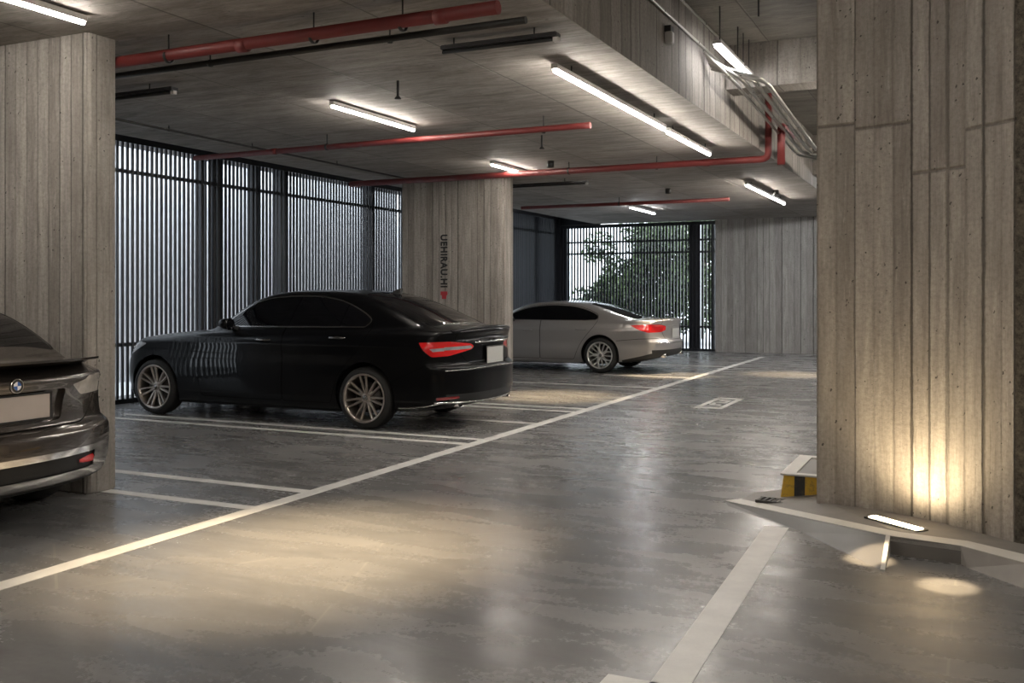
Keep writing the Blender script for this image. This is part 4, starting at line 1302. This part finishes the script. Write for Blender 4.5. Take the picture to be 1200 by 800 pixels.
cutsB = [('poly', 'side', FD, 'front_door'), ('poly', 'side', RD, 'rear_door'),
         ('band', 'side', FD, .009, 'seam'), ('band', 'side', RD, .009, 'seam'),
         ('poly', 'side', TRIM, 'window_surround'), ('poly', 'side', DLO, 'pillar_black'),
         ('poly', 'side', sub(DLO, None, -1.19, .18), 'front_door_window'),
         ('poly', 'side', sub(DLO, -1.075, -.415, .16), 'rear_door_window'),
         ('poly', 'side', sub(DLO, -.375, None, .16), 'quarter_window'),
         ('poly', 'top', smooth_poly([(-.28, -.50, .1), (-.24, 0, .3), (-.28, .50, .1), (.44, .655, .06), (.70, .60, .1), (.76, 0, .4), (.70, -.60, .1), (.44, -.655, .06)], .1, 4), 'rear_window'),
         ('poly', 'top', smooth_poly([(-1.62, -.50, .1), (-1.74, 0, .3), (-1.62, .50, .1), (-2.05, .70, .06), (-2.42, 0, .5), (-2.05, -.70, .06)], .1, 4), 'windshield'),
         # boot lid outline
         ('band', 'rear', smooth_poly([(-.60, 1.14, 0), (-.66, .95, .04), (-.50, .72, .08), (.50, .72, .08), (.66, .95, .04), (.60, 1.14, 0)], .05, 4), .009, 'seam', False),
         ('poly', 'rear', smooth_poly([(-.18, .89, .03), (-.22, .69, .03), (.34, .69, .03), (.30, .89, .03)], .03, 3), 'plate_recess'),
         ('poly', 'side', smooth_poly([(.66, .945, .015), (.90, .952, .0), (.90, .80, .0), (.81, .793, .02), (.73, .86, .03)], .02, 3), 'tail_light', 0, (0, .90, .90)),
         ('poly', 'rear', smooth_poly([(-1.0, .952, 0), (-.70, .952, .03), (-.42, .925, .03), (-.36, .895, .02), (-.40, .865, .02), (-.62, .822, .03), (-.72, .80, .02), (-1.0, .80, 0)], .02, 3), 'tail_light', 0, (.90, 2, .90)),
         ('poly', 'rear', smooth_poly([(-1.0, .952, 0), (-.70, .952, .03), (-.42, .925, .03), (-.36, .895, .02), (-.40, .865, .02), (-.62, .822, .03), (-.72, .80, .02), (-1.0, .80, 0)], .02, 3, -1), 'tail_light', 0, (.90, 2, .90)),
         ('poly', 'rear', smooth_poly([(-1.0, .888, 0), (-.42, .903, .012), (-.39, .885, .012), (-.42, .870, .01), (-1.0, .855, 0)], .01, 3), 'tail_light_strip', 0, (.90, 2, .90)),
         ('poly', 'side', [(.79, .878), (.90, .888), (.90, .855), (.82, .848)], 'tail_light_strip', 0, (0, .90, .90)),
         ('poly', 'side', smooth_poly([(-3.15, .86, .03), (-3.32, .885, .04), (-3.62, .87, .03), (-3.95, .80, 0), (-3.95, .67, 0), (-3.62, .70, .03), (-3.40, .74, .05)], .03, 3), 'headlight'),
         ('poly', 'front', smooth_poly([(-1.0, .86, 0), (-.60, .82, .03), (-.52, .70, .03), (-1.0, .68, 0)], .02, 3), 'headlight'),
         ('poly', 'front', smooth_poly([(.52, .70, .03), (.60, .82, .03), (1.0, .86, 0), (1.0, .68, 0)], .02, 3), 'headlight'),
         ('poly', 'front', smooth_poly([(-.45, .78, .05), (.45, .78, .05), (.38, .52, .05), (-.38, .52, .05)], .05, 3), 'grille'),
         ('poly', 'rear', smooth_poly([(-.80, .40, .02), (.80, .40, .02), (.72, .31, .02), (-.72, .31, .02)], .02, 3), 'lower_bumper'),
         ('poly', 'side', smooth_poly([(.86, .37, .01), (1.02, .38, .01), (1.02, .35, .01), (.86, .34, .01)], .008, 2), 'reflector'),
         ('band', 'side', [(.34, .52), (.75, .70), (1.25, .76)], .007, 'seam', False),
         ('poly', 'side', [(.38, .195), (.7, .222), (1.3, .27), (1.3, .30), (.7, .248), (.38, .222)], 'sill_trim'),
         ]
carB = build_car('black saloon car with bronze-grey multi-spoke wheels parked in front of the left slat screen', (-5.90, 9.66, 0), PB, matsB,
    dict(cuts=cutsB, parts=car_parts(matsB, M['glass']), wheel='double7', extras=extrasB))

# ------------------------------------------------------------------ the silver saloon
PS = dict(cz=.88, front=-3.72, rear=1.23, wb=2.85, R=.325, rim=.245, track=.80, xm=-.95, rc=.30, rn=2.9, fc=.46, tum=.42, tum2=.35, crown=.05, flare=.02, gap=.05,
    deck=[(-3.8, .62), (-3.6, .76), (-3.2, .84), (-2.7, .90), (-2.2, .955), (-1.7, .975), (-1.0, .99), (0, 1.0), (.5, 1.012), (.85, 1.012), (1.10, 1.015), (1.26, 1.005)],
    roof=[(-2.9, .66), (-2.5, .84), (-2.2, .98), (-2.0, 1.08), (-1.8, 1.165), (-1.55, 1.245), (-1.25, 1.292), (-.95, 1.302), (-.6, 1.285), (-.3, 1.238), (0, 1.163), (.3, 1.072), (.6, .985), (.9, .89)],
    side=[(.1, -.09), (.2, -.06), (.3, -.022), (.42, -.004), (.56, -.012), (.68, -.004), (.78, 0), (.83, -.016), (.93, -.045), (1.02, -.09)],
    plan=[(-3.8, .84), (-3.3, .885), (-2.6, .912), (-1.5, .918), (-.3, .918), (.3, .912), (.8, .885), (1.25, .85)],
    rearz=[(.1, -.22), (.22, -.13), (.32, -.05), (.42, -.01), (.5, 0), (.58, -.01), (.63, -.04), (.7, -.055), (.85, -.06), (.93, -.035), (.98, -.004), (1.1, .02)],
    frontz=[(.1, .14), (.3, .03), (.5, 0), (.62, .02), (.8, .12), (.95, .26)],
    bot=[(-3.8, .20), (-3.4, .17), (-2.4, .15), (-.45, .155), (.35, .185), (.8, .235), (1.2, .33)],
    cab=[(-2.5, .70), (-2.0, .80), (-1.5, .85), (-1.0, .865), (-.3, .855), (.2, .82), (.7, .75), (1.0, .68)], kc=.09, ds=.035, nphi=192)
ms_paint = car_paint('champagne_silver_paint', (.44, .42, .405), .65, .30)
matsS = dict(paint=ms_paint, black=M['cblack'], tyre=M['tyre'], rim=plain('silver_rim', (.72, .71, .68), .28, .8), cap=M['darkchrome'], disc=M['disc'], trim=M['chrome'])
dls = [(-1.95, .975, .02), (-2.0, 1.005, .02), (-1.80, 1.10, .08), (-1.55, 1.185, .1), (-1.25, 1.232, .15), (-.95, 1.243, .2), (-.6, 1.223, .15), (-.35, 1.172, .1), (-.15, 1.10, .08), (-.06, 1.04, .04), (-.09, .985, .03), (-.30, .975, .01)]
DLS = smooth_poly(dls, .03, 3)
FDS = smooth_poly([(-2.25, .24, .05), (-2.28, .5, .1), (-2.22, .80, .1), (-2.05, .97, .05), (-1.80, 1.12, .08), (-1.52, 1.21, .1), (-1.15, 1.262, .02), (-1.21, .97, .05), (-1.215, .24, .04)], .05, 3)
RDS = smooth_poly([(-1.205, .24, .03), (-1.20, .97, .05), (-1.14, 1.262, .02), (-.92, 1.268, .1), (-.55, 1.245, .1), (-.28, 1.18, .1), (-.06, 1.08, .06), (-.06, .96, .05), (-.12, .86, .1), (-.38, .55, .1), (-.52, .24, .04)], .05, 3)
def extrasS(root, objs, B):
    for sd in (-1, 1):
        k = 'L' if sd > 0 else 'R'
        handle(objs['front_door|'+k], B, -1.46, .775, sd, ms_paint); handle(objs['rear_door|'+k], B, -.36, .80, sd, ms_paint)
        mirror(root, B, -1.80, .95, sd, matsS)
    p = surf(B, None, .0, .74)
    plate(root, p.x+.01, .0, .735, .44, .16, M['platem'])
    mb = MB(); mb.tube(surface_bar(B, lambda y: .565, -.80, .80, 0, 40, .002), .014, 8); mb.build('bumper_trim', M['chrome'], root)
    for sd in (-1, 1):
        p = surf(B, None, sd*.55, .36)
        mb = MB(); mb.lathe([(-.12, .04), (.0, .042), (.003, .037), (-.08, .034)], 'x', 16, (p.x+.02, sd*.55, .33)); mb.build('exhaust_tip', M['chrome'], root)
cutsS = [('poly', 'side', FDS, 'front_door'), ('poly', 'side', RDS, 'rear_door'),
         ('band', 'side', FDS,   .006, 'seam'), ('band', 'side', RDS,   .006, 'seam'),
         ('poly', 'side', shrink(DLS, -.012), 'window_surround'), ('poly', 'side', DLS, 'pillar_black'),
         ('poly', 'side', sub(DLS, None, -1.22, .15, 1.1), 'front_door_window'), ('poly', 'side', sub(DLS, -1.13, -.30, .12, 1.1), 'rear_door_window'), ('poly', 'side', sub(DLS, -.27, None, .12, 1.1), 'quarter_window'),
         ('poly', 'top', smooth_poly([(-.35, -.48, .1), (-.30, 0, .3), (-.35, .48, .1), (.40, .64, .06), (.66, .58, .1), (.72, 0, .4), (.66, -.58, .1), (.40, -.64, .06)], .1, 4), 'rear_window'),
         ('poly', 'top', smooth_poly([(-1.62, -.48, .1), (-1.74, 0, .3), (-1.62, .48, .1), (-2.05, .68, .06), (-2.40, 0, .5), (-2.05, -.68, .06)], .1, 4), 'windshield'),
         ('band', 'rear', smooth_poly([(-.58, 1.04, 0), (-.64, .86, .04), (-.50, .62, .08), (.50, .62, .08), (.64, .86, .04), (.58, 1.04, 0)], .05, 4), .007, 'seam', False),
         ('poly', 'side', smooth_poly([(.58, .885, .02), (.80, .90, .1), (.98, .908, 0), (.98, .757, 0), (.92, .755, .05), (.75, .80, .1)], .02, 3), 'tail_light', 0, (0, .98, .98)),
         ('poly', 'rear', smooth_poly([(-1.0, .908, 0), (-.66, .905, .03), (-.46, .87, .03), (-.46, .80, .02), (-.62, .76, .03), (-1.0, .757, 0)], .02, 3), 'tail_light', 0, (.98, 2, .98)),
         ('poly', 'rear', smooth_poly([(-1.0, .908, 0), (-.66, .905, .03), (-.46, .87, .03), (-.46, .80, .02), (-.62, .76, .03), (-1.0, .757, 0)], .02, 3, -1), 'tail_light', 0, (.98, 2, .98)),
         ('poly', 'side', smooth_poly([(-3.05, .78, .03), (-3.3, .80, .04), (-3.85, .72, 0), (-3.85, .58, 0), (-3.3, .64, .05)], .03, 3), 'headlight'),
         ('poly', 'front', smooth_poly([(-.5, .66, .03), (.5, .66, .03), (.44, .48, .03), (-.44, .48, .03)], .03, 3), 'grille'),
         ('poly', 'rear', smooth_poly([(-.86, .44, .02), (.86, .44, .02), (.82, .27, .02), (-.82, .27, .02)], .02, 3), 'lower_bumper'),
         ('poly', 'side', [(.42, .15), (1.4, .15), (1.4, .46), (1.12, .42), (.80, .33), (.42, .245)], 'lower_bumper'),
         ('band', 'side', [(.33, .60), (.75, .64), (1.35, .66)], .008, 'seam', False),
         ]
carS = build_car('champagne silver saloon car parked near the far slat screen, partly hidden by the middle pillar', (-6.20, 17.80, 0), PS, matsS,
    dict(cuts=cutsS, parts=car_parts(matsS, M['glass']), wheel='y5', extras=extrasS))

# ------------------------------------------------------------------ the bronze car, cut off by the left edge
PG = dict(cz=.93, front=-3.75, rear=.95, wb=2.90, R=.335, rim=.25, track=.80, xm=-1.2, rc=.30, rn=2.4, fc=.46, tum=.40, tum2=.35, crown=.03, flare=.018, kr=.05,
    deck=[(-3.8, .70), (-3.6, .84), (-3.2, .92), (-2.7, .97), (-2.2, 1.0), (-1.5, 1.0), (-.5, 1.01), (.2, 1.015), (.55, 1.02), (.8, 1.035), (1.0, 1.045)],
    roof=[(-2.9, .72), (-2.5, .90), (-2.2, 1.05), (-2.0, 1.16), (-1.7, 1.30), (-1.4, 1.38), (-1.0, 1.42), (-.6, 1.41), (-.3, 1.375), (0, 1.30), (.25, 1.18), (.45, 1.05), (.7, .88)],
    side=[(.1, -.12), (.22, -.075), (.30, -.04), (.4, -.014), (.52, 0), (.58, -.004), (.66, -.035), (.8, -.055), (.93, -.075), (1.02, -.10)],
    plan=[(-3.8, .84), (-3.3, .89), (-2.6, .915), (-1.5, .925), (-.3, .93), (.3, .93), (.65, .915), (.95, .88)],
    rearz=[(.1, -.20), (.20, -.14), (.27, -.05), (.33, -.02), (.42, -.005), (.5, 0), (.57, -.004), (.61, -.03), (.64, -.075), (.75, -.085), (.86, -.07), (.915, -.05), (.935, -.06), (.95, -.10), (.97, -.16), (1.0, -.21), (1.1, -.24)],
    frontz=[(.1, .14), (.3, .03), (.5, 0), (.62, .02), (.8, .12), (.95, .26)],
    bot=[(-3.8, .20), (-3.4, .17), (-2.4, .16), (-.45, .16), (.35, .20), (.95, .24)],
    cab=[(-2.5, .70), (-2.0, .80), (-1.5, .855), (-1.0, .87), (-.3, .855), (.1, .82), (.5, .76), (.8, .70)], kc=.06, ksh=.05, ds=.03, nphi=232)
mg_paint = car_paint('bronze_grey_paint', (.085, .072, .062), .65, .26)
matsG = dict(paint=mg_paint, black=M['cblack'], tyre=M['tyre'], rim=plain('dark_rim', (.3, .29, .28), .3, .85), cap=M['darkchrome'], disc=M['disc'], trim=M['darkchrome'])
dlg = [(-1.95, 1.02, .02), (-2.0, 1.05, .02), (-1.7, 1.23, .08), (-1.4, 1.32, .1), (-1.0, 1.36, .2), (-.6, 1.345, .15), (-.3, 1.29, .1), (-.08, 1.20, .08), (.05, 1.10, .05), (.0, 1.04, .03), (-.30, 1.03, .01)]
DLG = smooth_poly(dlg, .03, 3)
def extrasG(root, objs, B):
    for sd in (-1, 1):
        k = 'L' if sd > 0 else 'R'
        handle(objs['front_door|'+k], B, -1.4, .86, sd, mg_paint); handle(objs['rear_door|'+k], B, -.4, .88, sd, mg_paint)
        mirror(root, B, -1.80, 1.0, sd, matsG)
    # emblem: ringed disc quartered blue and white
    p = surf(B, None, 0, .905)
    em = bpy.data.objects.new('emblem', None); link(em); em.parent = root; em.location = (p.x+.004, 0, .905); em.empty_display_size = .05
    rr = .041
    mb = MB(); mb.lathe([(-.01, rr*1.06), (.003, rr*1.06), (.006, rr), (.004, rr*.95), (.004, rr*.66), (.006, rr*.62)], 'x', 36); mb.build('emblem_ring', M['chrome'], em)
    mb = MB(); mb.lathe([(.0045, rr*.95), (.0045, rr*.64)], 'x', 36); mb.build('emblem_band', M['signblack'], em)
    for nm, col, offs in (('emblem_blue', (.03, .12, .42), (0, 2)), ('emblem_white', (.85, .85, .87), (1, 3))):
        mb = MB()
        for q in offs:
            arc = [(.005, rr*.62*math.cos(PI/2*q+PI/2*k/8), rr*.62*math.sin(PI/2*q+PI/2*k/8)) for k in range(9)]
            mb.quadlist([(.005, 0, 0)]+arc, [tuple(range(10))])
        mb.build(nm, plain(nm, col, .3, coat=1), em)
    p = surf(B, None, 0, .74)
    plate(root, p.x-.008, .0, .765, .52, .145, M['plateblank'], frame=M['cblack'])
cutsG = [('poly', 'side', shrink(DLG, -.012), 'window_surround'),
         ('poly', 'side', smooth_poly([(-2.25, .26, .05), (-2.28, .5, .1), (-2.22, .85, .1), (-2.0, 1.05, .05), (-1.65, 1.26, .1), (-1.15, 1.375, .02), (-1.2, .26, .04)], .05, 3), 'front_door'),
         ('poly', 'side', smooth_poly([(-1.19, .26, .03), (-1.14, 1.375, .02), (-.6, 1.365, .1), (-.06, 1.22, .1), (-.05, 1.0, .05), (-.38, .58, .1), (-.5, .26, .04)], .05, 3), 'rear_door'),
         ('band', 'side', [(-1.195, .26), (-1.195, 1.0)], .009, 'seam', False),
         ('poly', 'side', DLG, 'pillar_black'),
         ('poly', 'side', sub(DLG, None, -1.2, .15, 1.1), 'front_door_window'), ('poly', 'side', sub(DLG, -1.12, -.30, .12, 1.1), 'rear_door_window'), ('poly', 'side', sub(DLG, -.27, None, .12, 1.1), 'quarter_window'),
         ('poly', 'top', smooth_poly([(-.32, -.52, .1), (-.30, 0, .3), (-.32, .52, .1), (.30, .70, .05), (.42, .66, .05), (.52, 0, .4), (.42, -.66, .05), (.30, -.70, .05)], .1, 4), 'rear_window'),
         ('poly', 'top', smooth_poly([(-1.72, -.50, .1), (-1.84, 0, .3), (-1.72, .50, .1), (-2.1, .70, .06), (-2.45, 0, .5), (-2.1, -.70, .06)], .1, 4), 'windshield'),
         ('band', 'rear', smooth_poly([(-.74, .96, 0), (-.73, .78, .05), (-.60, .63, .10), (.60, .63, .10), (.73, .78, .05), (.74, .96, 0)], .05, 5), .007, 'seam', False),
         ('poly', 'rear', smooth_poly([(-.40, .86, .03), (-.36, .665, .04), (.36, .665, .04), (.40, .86, .03)], .03, 3), 'plate_recess'),
         ('poly', 'rear', smooth_poly([(.46, .875, .01), (.72, .925, .03), (1.0, .935, .02), (1.0, .80, .02), (.56, .80, .02)], .02, 3), 'tail_light'),
         ('poly', 'rear', smooth_poly([(-1.0, .935, .02), (-.72, .925, .03), (-.46, .875, .01), (-.56, .80, .02), (-1.0, .80, .02)], .02, 3), 'tail_light'),
         ('poly', 'side', smooth_poly([(.48, .90, .03), (1.0, .935, .02), (1.0, .80, .02), (.56, .80, .03)], .02, 3), 'tail_light'),
         ('poly', 'rear', smooth_poly([(-.93, .475, .04), (.93, .475, .04), (.93, .30, .06), (.80, .275, .04), (-.80, .275, .04), (-.93, .30, .06)], .04, 4), 'bumper_chrome'),
         ('poly', 'rear', smooth_poly([(-.86, .435, .05), (.86, .435, .05), (.86, .36, .04), (.55, .33, .04), (-.55, .33, .04), (-.86, .36, .04)], .04, 4), 'bumper_slot'),
         ('poly', 'side', smooth_poly([(.60, .46, .03), (1.0, .475, .02), (1.0, .30, .02), (.60, .33, .03)], .02, 3), 'bumper_chrome'),
         ('poly', 'side', [(.30, .10), (1.2, .10), (1.2, .285), (.30, .25)], 'lower_bumper'),
         ('poly', 'rear', [(-1.0, .10), (1.0, .10), (1.0, .262), (-1.0, .262)], 'lower_bumper'),
         ('poly', 'side', smooth_poly([(-3.05, .82, .03), (-3.3, .84, .04), (-3.85, .76, 0), (-3.85, .62, 0), (-3.3, .68, .05)], .03, 3), 'headlight'),
         ]
partsG = car_parts(matsG, M['glass'])
partsG['tail_light'] = dict(mirror=True, mat=M['smokelens'], inset=.002)
partsG['bumper_chrome'] = dict(mat=M['chrome'], name='bumper_trim')
def extrasG2(root, objs, B):
    extrasG(root, objs, B)
    # thin spoiler lip overhanging the back edge
    mb = MB(); vs = []; N = 44; Hf = .80
    for k in range(N+1):
        y = -Hf+2*Hf*k/N; q = abs(y)/.93
        xe = .925-.36*q**2.4; xi = xe-.34+.10*q**4
        zt = 1.042-.018*q**2; th = .022*(1-q**8*.5)
        vs += [(xi, y, zt-.012), (xe-.06, y, zt), (xe, y, zt+.004), (xe, y, zt-.010), (xe-.08, y, zt-.012-th), (xi, y, zt-.05)]
    fs = []
    for k in range(N):
        for i in range(6): fs.append((6*k+i, 6*k+(i+1) % 6, 6*k+6+(i+1) % 6, 6*k+6+i))
    mb.quadlist(vs, fs, 0, None, False); mb.f += [list(range(5, -1, -1)), [6*N+i for i in range(6)]]; mb.m += [0, 0]; mb.s += [False]*2; mb.uv += [[(0, 0)]*6]*2
    for i in range(len(mb.f)):
        pass
    mb.build('boot_spoiler', mg_paint, root)
    for sd in (-1, 1):
        mb = MB(); N = 10; vs = []
        for k in range(N+1):
            y = sd*(.47+.32*k/N); h = .024*math.sin(PI*(.12+.76*k/N))
            x = surf(B, None, y, .395).x-.010
            vs += [(x, y, .385-h), (x+.006, y, .385), (x, y, .385+h)]
        mb.quadlist(vs, [f for k in range(N) for f in [(3*k, 3*k+1, 3*k+4, 3*k+3), (3*k+1, 3*k+2, 3*k+5, 3*k+4)]], 0, None, True)
        o = mb.build('reflector', M['redlens'], root)
carG = build_car('bronze-grey car with a blank plate, cut off by the left edge of the picture', (-6.03, 3.95, 0), PG, matsG,
    dict(cuts=cutsG, parts=partsG, wheel='double7', extras=extrasG2))
